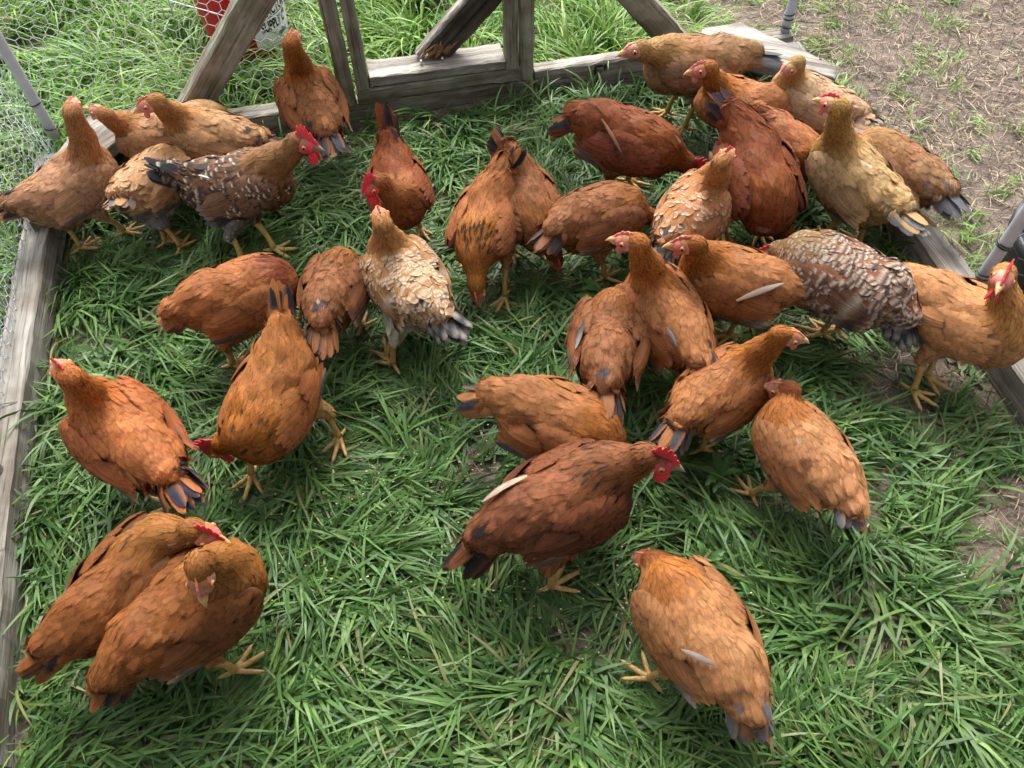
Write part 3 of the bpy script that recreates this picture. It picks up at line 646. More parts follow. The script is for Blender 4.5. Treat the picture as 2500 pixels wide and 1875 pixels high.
tub = tag(empty('tub', (1.785, 1.135, 0.0)), 'black rubber tub standing outside behind the right netting', 'tub')
Vv, Ff = lathe([(0.001, 0.0), (0.165, 0.0), (0.180, 0.012), (0.195, 0.16), (0.201, 0.165), (0.205, 0.19), (0.211, 0.22), (0.211, 0.25), (0.195, 0.25), (0.175, 0.02), (0.001, 0.015)])
np_mesh('shell', Vv, Ff, None, M_BLACKTUB, tub)
Vv, Ff = tube(np.stack([0.208 + 0 * a, 0.06 * np.cos(a), 0.20 - 0.05 * np.sin(a)], 1) + [[0.006, 0, 0]], 0.005, 6)
np_mesh('handle', Vv, Ff, None, M_BLACKTUB, tub)
BIRDS = [
 # key, label, plumage, place, heading, scale, body pitch, head, beak, tail tip (local), comb, wattle, feet (local)
 ('A1', 'buff hen standing tall beside the left timber, facing the grass outside', 'buff', (-0.884, 2.042), 38.9, 1.0, 8, (0.082, -0.06, 0.42), (0.125, -0.013, 0.42), (-0.207, 0.009, 0.253), 0.25, 0.1, [(0.04, -0.084), (-0.084, -0.036)]),
 ('A2', 'buff hen at the back left corner, stretching its neck to the left', 'buff', (-0.651, 2.221), 166.5, 0.95, 0, (0.11, 0.055, 0.316), (0.151, 0.042, 0.326), (-0.247, -0.048, 0.249), 0.2, 0.1, []),
 ('A2b', 'pale speckled hen of which only the head shows by the back timber', 'buff_speck', (-0.547, 2.304), -9.5, 0.8, 0, (0.096, -0.06, 0.256), (0.164, -0.065, 0.244), (-0.203, 0.05, 0.171), 0.15, 0.05, []),
 ('A3', 'orange buff hen with tall upright neck and pink face, behind the black tailed rooster', 'buff', (-0.485, 2.158), 161.9, 1.0, 10, (0.087, 0.082, 0.37), (0.134, 0.103, 0.36), (-0.228, 0.05, 0.243), 0.25, 0.15, []),
 ('A4', 'tan hen with grey fluff on its rounded rear, left of the black tailed rooster', 'buff_grey', (-0.653, 2.019), 52.9, 0.95, -5, (0.163, 0.116, 0.063), (0.193, 0.141, 0.032), (-0.204, -0.05, 0.296), 0.15, 0.1, [(-0.131, -0.037), (-0.17, -0.096)]),
 ('A5', 'dark mottled rooster with black tail and bright red comb in profile', 'mottle', (-0.398, 1.91), -5.8, 1.08, 6, (0.187, -0.04, 0.333), (0.241, -0.061, 0.329), (-0.193, -0.008, 0.287), 0.95, 0.9, [(-0.036, -0.133), (0.05, -0.082)], [((-0.062, -0.071, 0.278), (-0.087, -0.051, 0.278), 0.005, (0.6, 0.6, 0.58), (0.6, 0.6, 0.58), 0.002)]),
 ('A6', 'orange hen with striped grey wing tips, facing away by the back timber near the bucket', 'orange', (-0.173, 2.247), 103.7, 1.05, 12, (-0.045, 0.021, 0.419), (0.002, -0.004, 0.419), (-0.257, 0.014, 0.226), 0.25, 0.1, []),
 ('B1', 'red rooster with upright tail and large comb, turning its head over the barred hen', 'red', (0.038, 1.814), -88.3, 0.95, -4, (0.113, -0.065, 0.316), (0.131, -0.114, 0.3), (-0.135, 0.008, 0.358), 1.0, 0.95, []),
 ('B2', 'white and tan barred hen with black and white curled tail', 'barred_white', (0.012, 1.443), 109.1, 1.05, 2, (0.059, 0.015, 0.343), (0.107, 0.003, 0.343), (-0.25, -0.012, 0.255), 0.35, 0.1, [(-0.097, 0.111), (-0.057, 0.133)]),
 ('B3', 'orange hen with black streaked neck, pecking straight towards the viewer', 'orange_hackle', (0.253, 1.611), -119.5, 1.0, -14, (0.173, 0.028, 0.11), (0.197, 0.042, 0.04), (-0.129, 0.058, 0.331), 0.3, 0.15, [(0.181, 0.085)]),
 ('B4', 'orange hen with raised ragged tail, squeezed between two pecking hens', 'brown', (0.383, 1.646), -81.5, 1.0, -16, (0.101, 0.043, 0.07), (0.111, 0.047, 0.04), (-0.124, -0.051, 0.341), 0.3, 0.1, []),
 ('B5', 'orange hen with black tail feathers, its head hidden behind the pale spotted hen', 'brown', (0.567, 1.565), 16.3, 1.0, -6, (0.154, -0.023, 0.14), (0.189, -0.005, 0.1), (-0.229, -0.05, 0.238), 0.2, 0.1, [(-0.014, -0.079)]),
 ('B6', 'dark red rooster with ragged black tail, head lowered to the right', 'darkred', (0.728, 1.829), -33.8, 1.12, -8, (0.168, 0.018, 0.143), (0.204, 0.021, 0.107), (-0.227, 0.038, 0.187), 0.9, 0.8, [], [((-0.065, -0.043, 0.268), (0.013, -0.098, 0.214), 0.005, (0.36, 0.19, 0.08), (0.03, 0.03, 0.035), 0.004)]),
 ('C1', 'brown buff hen with grey tail feathers, standing by the rear corner board', 'buff_greytail', (1.033, 2.145), 172.3, 1.12, 4, (0.175, 0.071, 0.295), (0.224, 0.083, 0.295), (-0.255, 0.002, 0.208), 0.15, 0.08, [(0.044, -0.014), (0.007, 0.068)]),
 ('C2', 'orange hen with pointed tail, looking left in the back right group', 'orange', (1.123, 1.937), 158.1, 1.0, 10, (0.13, 0.069, 0.35), (0.174, 0.079, 0.345), (-0.237, -0.044, 0.15), 0.3, 0.25, [(0.038, 0.101)]),
 ('C3', 'pale buff hen with lowered yellow beak, beside the right corner board', 'pale', (1.338, 1.897), 130.7, 1.0, 5, (0.065, 0.065, 0.33), (0.083, 0.099, 0.315), (-0.206, 0.05, 0.267), 0.1, 0.05, []),
 ('C4', 'golden buff hen with tall neck and one white feather spot on its back', 'golden', (1.297, 1.534), 112.8, 1.08, 12, (0.065, 0.085, 0.407), (0.117, 0.095, 0.403), (-0.238, 0.05, 0.261), 0.35, 0.1, [(-0.02, 0.057), (-0.082, -0.014)]),
 ('C5', 'dark red rooster with upright black tail, head down and hidden', 'darkred', (1.021, 1.566), -91.2, 1.2, -12, (0.084, 0.069, 0.067), (0.1, 0.075, 0.042), (-0.16, -0.056, 0.314), 0.3, 0.1, []),
 ('C6', 'orange hen of which mostly the wing shows, behind the tall golden hen', 'orange', (1.203, 1.74), -63.8, 0.9, -6, (0.096, 0.042, 0.156), (0.11, 0.069, 0.111), (-0.141, -0.068, 0.307), 0.2, 0.1, []),
 ('C7', 'brown hen with grey tail tip, stepping over the right timber', 'buff_greytail', (1.449, 1.563), 118.6, 1.0, 4, (0.103, 0.049, 0.24), (0.142, 0.033, 0.23), (-0.229, 0.05, 0.238), 0.3, 0.1, []),
 ('C8', 'pale tan hen dotted with white spots and a small red comb', 'barred_tan', (0.831, 1.526), 37.8, 1.0, 8, (0.007, -0.041, 0.38), (0.038, -0.04, 0.38), (-0.251, -0.026, 0.228), 0.4, 0.1, []),
 ('D1', 'orange hen with tall neck and pale beak, one blue grey feather hanging from its back', 'orange', (0.624, 1.178), 106.7, 1.05, 14, (0.072, 0.068, 0.4), (0.103, 0.091, 0.395), (-0.209, 0.036, 0.222), 0.25, 0.15, [], [((-0.071, 0.091, 0.286), (-0.132, 0.09, 0.267), 0.0045, (0.16, 0.17, 0.2), (0.2, 0.2, 0.22), 0.004)]),
 ('D2', 'orange hen with whitish wing tip and thin red comb, facing left', 'orange', (0.827, 1.249), 155.7, 1.05, 8, (0.119, 0.056, 0.343), (0.166, 0.059, 0.338), (-0.207, 0.006, 0.203), 0.3, 0.2, [(-0.027, 0.034)], [((-0.01, 0.107, 0.229), (-0.104, 0.029, 0.229), 0.0075, (0.3, 0.22, 0.15), (0.42, 0.37, 0.32), 0.004)]),
 ('D3', 'brown orange hen with a white feather on its left wing', 'brown', (0.467, 1.134), 67.3, 1.05, -6, (0.233, -0.051, 0.124), (0.278, -0.063, 0.086), (-0.244, -0.018, 0.264), 0.2, 0.1, [], [((-0.012, 0.06, 0.257), (-0.076, 0.087, 0.238), 0.007, (0.05, 0.05, 0.05), (0.5, 0.46, 0.42), 0.004)]),
 ('D4', 'grey and brown barred hen with drooping barred tail', 'barred_grey', (1.083, 1.183), 129.4, 1.15, 0, (0.149, -0.001, 0.174), (0.175, 0.009, 0.148), (-0.203, 0.046, 0.171), 0.4, 0.2, [(-0.021, 0.012), (-0.044, -0.015)]),
 ('D5', 'orange hen by the right timber, facing the viewer with red comb and wattles', 'golden_orange', (1.336, 0.989), -61.0, 1.08, 10, (0.009, -0.009, 0.352), (0.028, -0.079, 0.366), (-0.207, 0.023, 0.179), 0.7, 0.7, [(0.009, -0.158), (0.008, -0.048)]),
 ('D6', 'orange hen with small pale comb and pink face in profile to the right', 'orange', (0.691, 0.944), 22.0, 0.95, 8, (0.099, -0.046, 0.379), (0.14, -0.079, 0.368), (-0.237, -0.05, 0.245), 0.15, 0.1, [(-0.067, -0.043)]),
 ('D7', 'buff hen with black edged tail, facing away with its head turned aside', 'buff_orange', (0.805, 0.746), 109.1, 0.96, 4, (0.126, -0.033, 0.26), (0.148, -0.022, 0.25), (-0.205, 0.032, 0.206), 0.1, 0.1, [(0.025, 0.089)]),
 ('E1', 'orange hen with dark red lowered head, facing right near the left side', 'orange_redhead', (-0.406, 1.487), 15.9, 1.05, -6, (0.113, -0.005, 0.143), (0.13, -0.021, 0.105), (-0.199, 0.002, 0.208), 0.4, 0.5, [(-0.127, -0.053), (-0.089, -0.048)]),
 ('E2', 'plain orange brown hen with black tail tip, partly behind the barred hen', 'brown', (-0.176, 1.474), 72.6, 0.95, -8, (0.143, -0.014, 0.105), (0.173, -0.023, 0.074), (-0.244, -0.024, 0.245), 0.2, 0.1, []),
 ('E3', 'large golden orange rooster with upright black tipped tail, pecking with head low', 'orange_gold', (-0.351, 1.132), -118.5, 1.06, -14, (0.103, -0.09, 0.132), (0.126, -0.142, 0.075), (-0.182, -0.029, 0.34), 1.0, 0.8, [(-0.038, 0.119), (0.111, -0.045)]),
 ('E4', 'orange hen with red comb seen from behind and black tail patch, beside the left timber', 'orange_bright', (-0.672, 1.109), 127.9, 1.1, 10, (0.055, 0.01, 0.364), (0.099, 0.01, 0.364), (-0.245, 0.014, 0.261), 0.5, 0.2, [(-0.098, 0.024)]),
 ('F1', 'reddish brown hen with bright red comb, behind the hen with lowered face', 'redbrown', (-0.643, 0.752), 41.5, 1.08, 6, (0.129, -0.08, 0.278), (0.141, -0.11, 0.269), (-0.22, 0.046, 0.179), 0.5, 0.3, []),
 ('F2', 'reddish brown hen with pink face turned down to the viewer, nearest at the left', 'redbrown', (-0.519, 0.671), 28.6, 1.1, 8, (0.047, -0.036, 0.336), (0.022, -0.069, 0.3), (-0.207, -0.024, 0.18), 0.12, 0.05, [(-0.014, -0.076)]),
 ('G1', 'orange hen behind the dark front rooster, its head hidden by his neck', 'orange', (0.29, 0.921), -32.5, 1.08, -8, (0.122, 0.008, 0.093), (0.142, 0.024, 0.056), (-0.227, 0.015, 0.187), 0.2, 0.1, []),
 ('G2', 'dark red rooster in front with tall comb and a stray cream wing feather', 'darkred_hackle', (0.248, 0.731), 12.1, 1.14, 6, (0.144, -0.044, 0.307), (0.176, -0.069, 0.298), (-0.236, -0.009, 0.158), 1.0, 1.0, [(-0.059, -0.085)], [((-0.057, 0.055, 0.289), (-0.147, 0.053, 0.263), 0.0085, (0.44, 0.33, 0.23), (0.4, 0.33, 0.27), 0.012)]),
 ('G3', 'large buff orange hen nearest the viewer, seen from above with blue grey tail tips', 'buff_orange', (0.433, 0.419), 109.2, 1.05, 4, (0.143, -0.002, 0.2), (0.162, 0.005, 0.181), (-0.209, 0.027, 0.179), 0.1, 0.1, [(-0.002, 0.085)], [((-0.029, 0.087, 0.257), (-0.081, 0.035, 0.248), 0.0055, (0.36, 0.3, 0.25), (0.16, 0.15, 0.16), 0.003)]),
]

# ================================================================== chickens
FU = np.array([0.0, 0.22, 0.45, 0.64, 0.8, 0.93, 1.0])
SH_ROUND = np.array([0.30, 0.75, 1.0, 1.0, 0.86, 0.55, 0.15])
SH_HACKLE = np.array([0.5, 0.9, 1.0, 0.85, 0.6, 0.32, 0.05])
SH_FLIGHT = np.array([0.55, 0.9, 1.0, 1.0, 0.95, 0.7, 0.2])
NR = len(FU)

def feather_faces(n):
    b = (np.arange(n) * NR * 3)[:, None, None]
    i, j = np.meshgrid(np.arange(NR - 1), np.arange(2), indexing='ij')
    q = np.stack([i * 3 + j, (i + 1) * 3 + j, (i + 1) * 3 + j + 1, i * 3 + j + 1], -1).reshape(1, -1, 4)
    return (q + b).reshape(-1, 4)

def feathers(P, S, N, W, shape, camber=0.18):
    """P,S,N: (n,R,3) spine, side, normal; W (n,) half widths"""
    w = W[:, None] * shape
    v = np.array([-1.0, 0.0, 1.0])
    V = P[:, :, None] + S[:, :, None] * (w[:, :, None] * v)[..., None] - N[:, :, None] * ((camber * w)[:, :, None] * v ** 2)[..., None]
    return V.reshape(-1, 3), feather_faces(len(P))

def feather_uv(n, rg, k=1.0):
    F_ = np.zeros((n, NR, 3, 3))
    F_[..., 0] = FU[None, :, None] * k; F_[..., 1] = k * np.array([-1.0, 0, 1.0])[None, None]; F_[..., 2] = rg.random(n)[:, None, None] * 50
    return F_.reshape(-1, 3)

def soft_normals(V, body_n, wn=0.6):
    """feather normals eased towards the body underneath: plumage shades as one soft coat"""
    Vg = V.reshape(len(body_n), NR, 3, 3)
    du = np.gradient(Vg, axis=1); dv = Vg[:, :, 2:3] - Vg[:, :, 0:1]
    dv = np.repeat(dv, 3, 2)
    dv[:, :, 0] = Vg[:, :, 1] - Vg[:, :, 0]; dv[:, :, 2] = Vg[:, :, 2] - Vg[:, :, 1]
    fn = unit(np.cross(dv, du))
    bn = body_n[:, None, None, :]
    fn = fn * np.sign((fn * bn).sum(-1, keepdims=True) + 1e-9)
    return unit(fn * (1 - wn) + bn * wn).reshape(-1, 3)

def smin(a, b, k):
    h = np.clip(0.5 + 0.5 * (b - a) / k, 0, 1)
    return b * (1 - h) + a * h - k * h * (1 - h)

def sd_ell(p, c, r, R=None):
    q = p - c
    if R is not None: q = q @ R
    k0 = np.linalg.norm(q / r, axis=-1)
    k1 = np.maximum(np.linalg.norm(q / (np.asarray(r) ** 2), axis=-1), 1e-6)
    return k0 * (k0 - 1) / k1

def sd_cone(p, a, b, ra, rb):
    ba = b - a
    t = np.clip(((p - a) @ ba) / (ba @ ba), 0, 1)
    return np.linalg.norm(p - a - t[..., None] * ba, axis=-1) - (ra + (rb - ra) * t), t

def surface_net(fun, lo, hi, h):
    ax = [np.arange(lo[k], hi[k] + h, h) for k in range(3)]
    X = np.stack(np.meshgrid(*ax, indexing='ij'), -1)
    sh = X.shape[:3]
    g = fun(X.reshape(-1, 3)).reshape(sh)
    ins = g < 0
    acc = np.zeros((sh[0] - 1, sh[1] - 1, sh[2] - 1, 3)); cnt = np.zeros(acc.shape[:3])
    def sl(o): return tuple(slice(o[k], sh[k] - 1 + o[k]) for k in range(3))
    corners = [(i, j, k) for i in (0, 1) for j in (0, 1) for k in (0, 1)]
    for a in corners:
        for d in range(3):
            if a[d]: continue
            b = list(a); b[d] = 1; b = tuple(b)
            ga, gb = g[sl(a)], g[sl(b)]
            cr = (ga < 0) != (gb < 0)
            t = np.where(cr, ga / np.where(cr, ga - gb, 1), 0)
            for e in range(3):
                acc[..., e] += cr * (a[e] + (t if e == d else 0))
            cnt += cr
    act = cnt > 0
    idx = -np.ones(act.shape, dtype=np.int64)
    idx[act] = np.arange(act.sum())
    ijk = np.argwhere(act)
    V = np.asarray(lo) + h * (ijk + acc[act] / cnt[act][:, None])
    Q = []
    for d in range(3):
        e, f = (d + 1) % 3, (d + 2) % 3
        s0 = [slice(None)] * 3; s1 = [slice(None)] * 3
        s0[d] = slice(0, -1); s1[d] = slice(1, None)
        A, Bq = ins[tuple(s0)], ins[tuple(s1)]
        for pos, flip in ((np.argwhere(A & ~Bq), False), (np.argwhere(~A & Bq), True)):
            pos = pos[(pos[:, e] > 0) & (pos[:, f] > 0) & (pos[:, e] < sh[e] - 1) & (pos[:, f] < sh[f] - 1)]
            if not len(pos): continue
            de = np.zeros(3, int); de[e] = 1
            df = np.zeros(3, int); df[f] = 1
            c = [pos - de - df, pos - df, pos, pos - de]
            q = np.stack([idx[tuple(x.T)] for x in c], -1)
            Q.append(q[:, ::-1] if flip else q)
    return V, np.concatenate(Q)

def rotm(axis, deg):
    return np.array(Matrix.Rotation(math.radians(deg), 3, axis))

# plumage: colours are the birds' own (linear)
def P(body, neck=None, wing=None, belly=None, tail=(0.018, 0.017, 0.02), tailmix=0.5, breast=None, pattern=None,
      hackle=0.0, prim=(0.36, 0.25, 0.16), headc=None, shank=(0.42, 0.25, 0.075), face=(0.50, 0.15, 0.12), back=None, jit=0.12):
    def ds(v):
        v = np.array(v, float)
        return (v * 0.95 + 0.05 * (v @ [0.25, 0.6, 0.15])) * [0.77, 0.80, 0.82]
    body = np.array(body)
    return dict(body=ds(body), neck=ds(neck or list(body)), wing=ds(wing or list(body * [0.92, 0.85, 0.8])), belly=ds(belly or list(body * [1.0, 1.05, 1.15])),
                breast=ds(breast or list(body)), tail=np.array(tail), tailmix=tailmix, pattern=pattern, hackle=hackle, prim=np.array(prim),
                head=ds(headc or neck or list(body)), shank=np.array(shank), face=np.array(face), back=ds(back or list(body)), jit=jit)
PAL = {
 'buff': P((0.47, 0.23, 0.10), (0.45, 0.185, 0.055), (0.45, 0.215, 0.092), (0.47, 0.255, 0.12), tailmix=0.35),
 'buff_orange': P((0.46, 0.20, 0.075), (0.40, 0.13, 0.025), (0.38, 0.15, 0.055), (0.48, 0.24, 0.09), tail=(0.13, 0.13, 0.15), tailmix=0.35, prim=(0.36, 0.29, 0.25), headc=(0.30, 0.09, 0.025)),
 'buff_speck': P((0.46, 0.25, 0.11), (0.42, 0.22, 0.08), pattern='speck', tailmix=0.3),
 'buff_grey': P((0.44, 0.22, 0.09), (0.42, 0.2, 0.07), (0.40, 0.2, 0.085), (0.20, 0.17, 0.145), tail=(0.09, 0.085, 0.09), tailmix=0.5, pattern='speck'),
 'buff_greytail': P((0.35, 0.175, 0.08), (0.44, 0.22, 0.075), (0.29, 0.145, 0.078), (0.34, 0.2, 0.11), tail=(0.085, 0.085, 0.095), tailmix=0.75, back=(0.33, 0.145, 0.06)),
 'pale': P((0.55, 0.33, 0.19), (0.52, 0.30, 0.11), (0.50, 0.30, 0.175), (0.50, 0.34, 0.22), tail=(0.2, 0.17, 0.15), tailmix=0.3),
 'golden': P((0.54, 0.32, 0.13), (0.50, 0.26, 0.07), (0.46, 0.265, 0.125), (0.50, 0.33, 0.17), tail=(0.11, 0.11, 0.12), tailmix=0.4, prim=(0.25, 0.2, 0.16)),
 'golden_orange': P((0.44, 0.20, 0.06), (0.46, 0.20, 0.045), (0.42, 0.19, 0.06), (0.44, 0.22, 0.08), tailmix=0.4),
 'orange': P((0.37, 0.138, 0.044), (0.37, 0.12, 0.02), (0.34, 0.115, 0.035), (0.40, 0.17, 0.055), tail=(0.03, 0.032, 0.04), tailmix=0.4, prim=(0.38, 0.27, 0.19)),
 'brown': P((0.30, 0.110, 0.040), (0.32, 0.112, 0.028), (0.26, 0.092, 0.036), (0.34, 0.15, 0.06), tail=(0.03, 0.032, 0.04), tailmix=0.4, prim=(0.38, 0.27, 0.19)),
 'orange_hackle': P((0.38, 0.13, 0.036), (0.40, 0.135, 0.02), (0.34, 0.115, 0.04), (0.40, 0.18, 0.06), tailmix=0.45, hackle=0.6),
 'orange_redhead': P((0.38, 0.125, 0.034), (0.20, 0.045, 0.015), (0.35, 0.115, 0.036), (0.40, 0.17, 0.055), tailmix=0.3, headc=(0.18, 0.03, 0.015)),
 'orange_gold': P((0.42, 0.145, 0.035), (0.40, 0.125, 0.016), (0.38, 0.115, 0.032), (0.50, 0.27, 0.09), tail=(0.012, 0.013, 0.018), tailmix=0.35, hackle=0.12, breast=(0.38, 0.12, 0.025), face=(0.6, 0.04, 0.05)),
 'orange_bright': P((0.38, 0.125, 0.028), (0.40, 0.12, 0.018), (0.33, 0.095, 0.025), (0.42, 0.19, 0.06), tail=(0.014, 0.018, 0.028), tailmix=0.6, hackle=0.08),
 'redbrown': P((0.26, 0.082, 0.018), (0.33, 0.12, 0.024), (0.20, 0.066, 0.02), (0.38, 0.15, 0.04), tail=(0.015, 0.013, 0.015), tailmix=0.45, hackle=0.12, breast=(0.38, 0.125, 0.022)),
 'red': P((0.29, 0.075, 0.022), (0.32, 0.10, 0.022), (0.27, 0.075, 0.025), (0.28, 0.085, 0.025), tailmix=0.35, hackle=0.2, face=(0.6, 0.03, 0.05)),
 'darkred': P((0.22, 0.055, 0.016), (0.26, 0.07, 0.016), (0.19, 0.048, 0.02), (0.33, 0.12, 0.035), tail=(0.014, 0.015, 0.02), tailmix=0.65, face=(0.55, 0.03, 0.045), prim=(0.36, 0.2, 0.1)),
 'darkred_hackle': P((0.165, 0.056, 0.018), (0.20, 0.072, 0.02), (0.13, 0.042, 0.015), (0.26, 0.085, 0.024), tail=(0.012, 0.010, 0.010), tailmix=0.6, hackle=0.4, face=(0.50, 0.035, 0.06), prim=(0.42, 0.3, 0.2), back=(0.20, 0.066, 0.019)),
 'mottle': P((0.23, 0.105, 0.05), (0.30, 0.135, 0.05), (0.21, 0.105, 0.055), (0.18, 0.155, 0.135), tail=(0.02, 0.021, 0.025), tailmix=0.85, pattern='mottle', breast=(0.22, 0.095, 0.03), face=(0.55, 0.045, 0.075), prim=(0.05, 0.055, 0.065), shank=(0.5, 0.36, 0.1)),
 'barred_white': P((0.42, 0.19, 0.075), (0.42, 0.17, 0.05), (0.40, 0.18, 0.07), (0.44, 0.36, 0.27), tail=(0.03, 0.028, 0.028), tailmix=1.0, pattern='barw', prim=(0.5, 0.4, 0.3)),
 'barred_tan': P((0.44, 0.18, 0.06), (0.42, 0.17, 0.05), (0.43, 0.19, 0.075), (0.46, 0.3, 0.18), tail=(0.05, 0.045, 0.04), tailmix=0.9, pattern='bart'),
 'barred_grey': P((0.26, 0.095, 0.04), (0.27, 0.14, 0.05), (0.20, 0.085, 0.045), (0.12, 0.11, 0.11), tail=(0.06, 0.055, 0.055), tailmix=0.9, pattern='barg', prim=(0.2, 0.1, 0.05)),
}
WHITE = np.array((0.46, 0.41, 0.345)); BLACK = np.array((0.02, 0.019, 0.021)); GREY = np.array((0.15, 0.15, 0.165))

def shade_feathers(col, rg, pal, region):
    """col (n,3) -> (n,R,3,3): the colour along and across each feather"""
    n = len(col)
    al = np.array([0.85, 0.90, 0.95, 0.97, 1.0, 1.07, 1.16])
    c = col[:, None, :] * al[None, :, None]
    pat = pal['pattern']
    if pat and region is not None:
        bodyish = np.isin(region, (0, 1, 2, 3, 4, 8))
        neckish = np.isin(region, (5, 6))
        r = rg.random(n)
        def put(mask, row, colr, mix=1.0):
            c[mask, row] = c[mask, row] * (1 - mix) + np.asarray(colr) * mix
        WHITE = np.array((0.46, 0.41, 0.345))
        if pat == 'mottle':
            m = bodyish & (r < 0.85)
            for k in (3, 4): put(m, k, (0.03, 0.027, 0.028), 0.75)
            m2 = m & (rg.random(n) < 0.7)
            put(m2, 5, (0.48, 0.41, 0.32), 0.9); put(m2, 6, (0.36, 0.22, 0.11), 0.7)
            m3 = m & ~m2
            put(m3, 5, col[m3] * 1.2, 0.8)
            bl = bodyish & (rg.random(n) < 0.07)
            for k in range(2, 7): put(bl, k, BLACK, 0.9)
            m4 = neckish & (r < 0.4); put(m4, 4, BLACK, 0.6)
            m5 = neckish & (r > 0.75); put(m5, 6, WHITE, 0.5)
            g = (region == 4) | (region == 7)
            m6 = g & (rg.random(n) < 0.7); put(m6, 5, (0.32, 0.3, 0.28), 0.8)
        elif pat == 'barw':
            WHITE = np.array((0.54, 0.45, 0.34))
            put(bodyish, 3, WHITE, 0.65); put(bodyish, 4, col[bodyish], 1.0); mm = bodyish & (rg.random(n) < 0.8); put(mm, 5, WHITE, 0.85); put(mm, 6, WHITE, 0.3)
            m = bodyish & (r < 0.22); put(m, 4, BLACK, 0.85)
            m = neckish & (r < 0.45); put(m, 5, WHITE, 0.6); put(m, 6, WHITE, 0.6)
        elif pat == 'bart':
            WHITE = np.array((0.46, 0.41, 0.345))
            m = bodyish & (r < 0.6); put(m, 5, WHITE, 0.75); put(m, 6, WHITE, 0.6)
            m = bodyish & (r < 0.25); put(m, 3, WHITE, 0.5)
            m = neckish & (r < 0.4); put(m, 6, WHITE, 0.7); put(m, 5, WHITE, 0.5)
        elif pat == 'barg':
            put(bodyish, 3, WHITE, 0.5); put(bodyish, 4, BLACK, 0.75); mm = bodyish & (r > 0.3); put(mm, 5, WHITE, 0.7); put(bodyish, 6, col[bodyish] * 0.8, 0.8)
            m = bodyish & (r < 0.2)
            put(m, 5, BLACK, 0.8)
            g = np.isin(region, (4, 7)); put(g, 5, (0.34, 0.33, 0.33), 0.9); put(g, 4, (0.05, 0.05, 0.055), 0.9); put(g, 3, (0.34, 0.33, 0.33), 0.9)
            m = neckish & (r < 0.75); put(m, 4, BLACK, 0.6); put(m, 5, WHITE, 0.5); put(m, 3, WHITE, 0.35)
        elif pat == 'speck':
            m = (bodyish | neckish) & (r < 0.65); put(m, 5, WHITE, 0.35); put(m, 6, WHITE, 0.45)
            m = neckish & (r < 0.3); put(m, 4, BLACK, 0.4)
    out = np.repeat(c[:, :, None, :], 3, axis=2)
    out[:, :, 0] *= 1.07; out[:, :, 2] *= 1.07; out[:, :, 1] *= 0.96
    return out.reshape(-1, 3)

FEET = []          # world xy of every foot, for pressing the grass down
BODIES = []        # world xy and radius of every bird

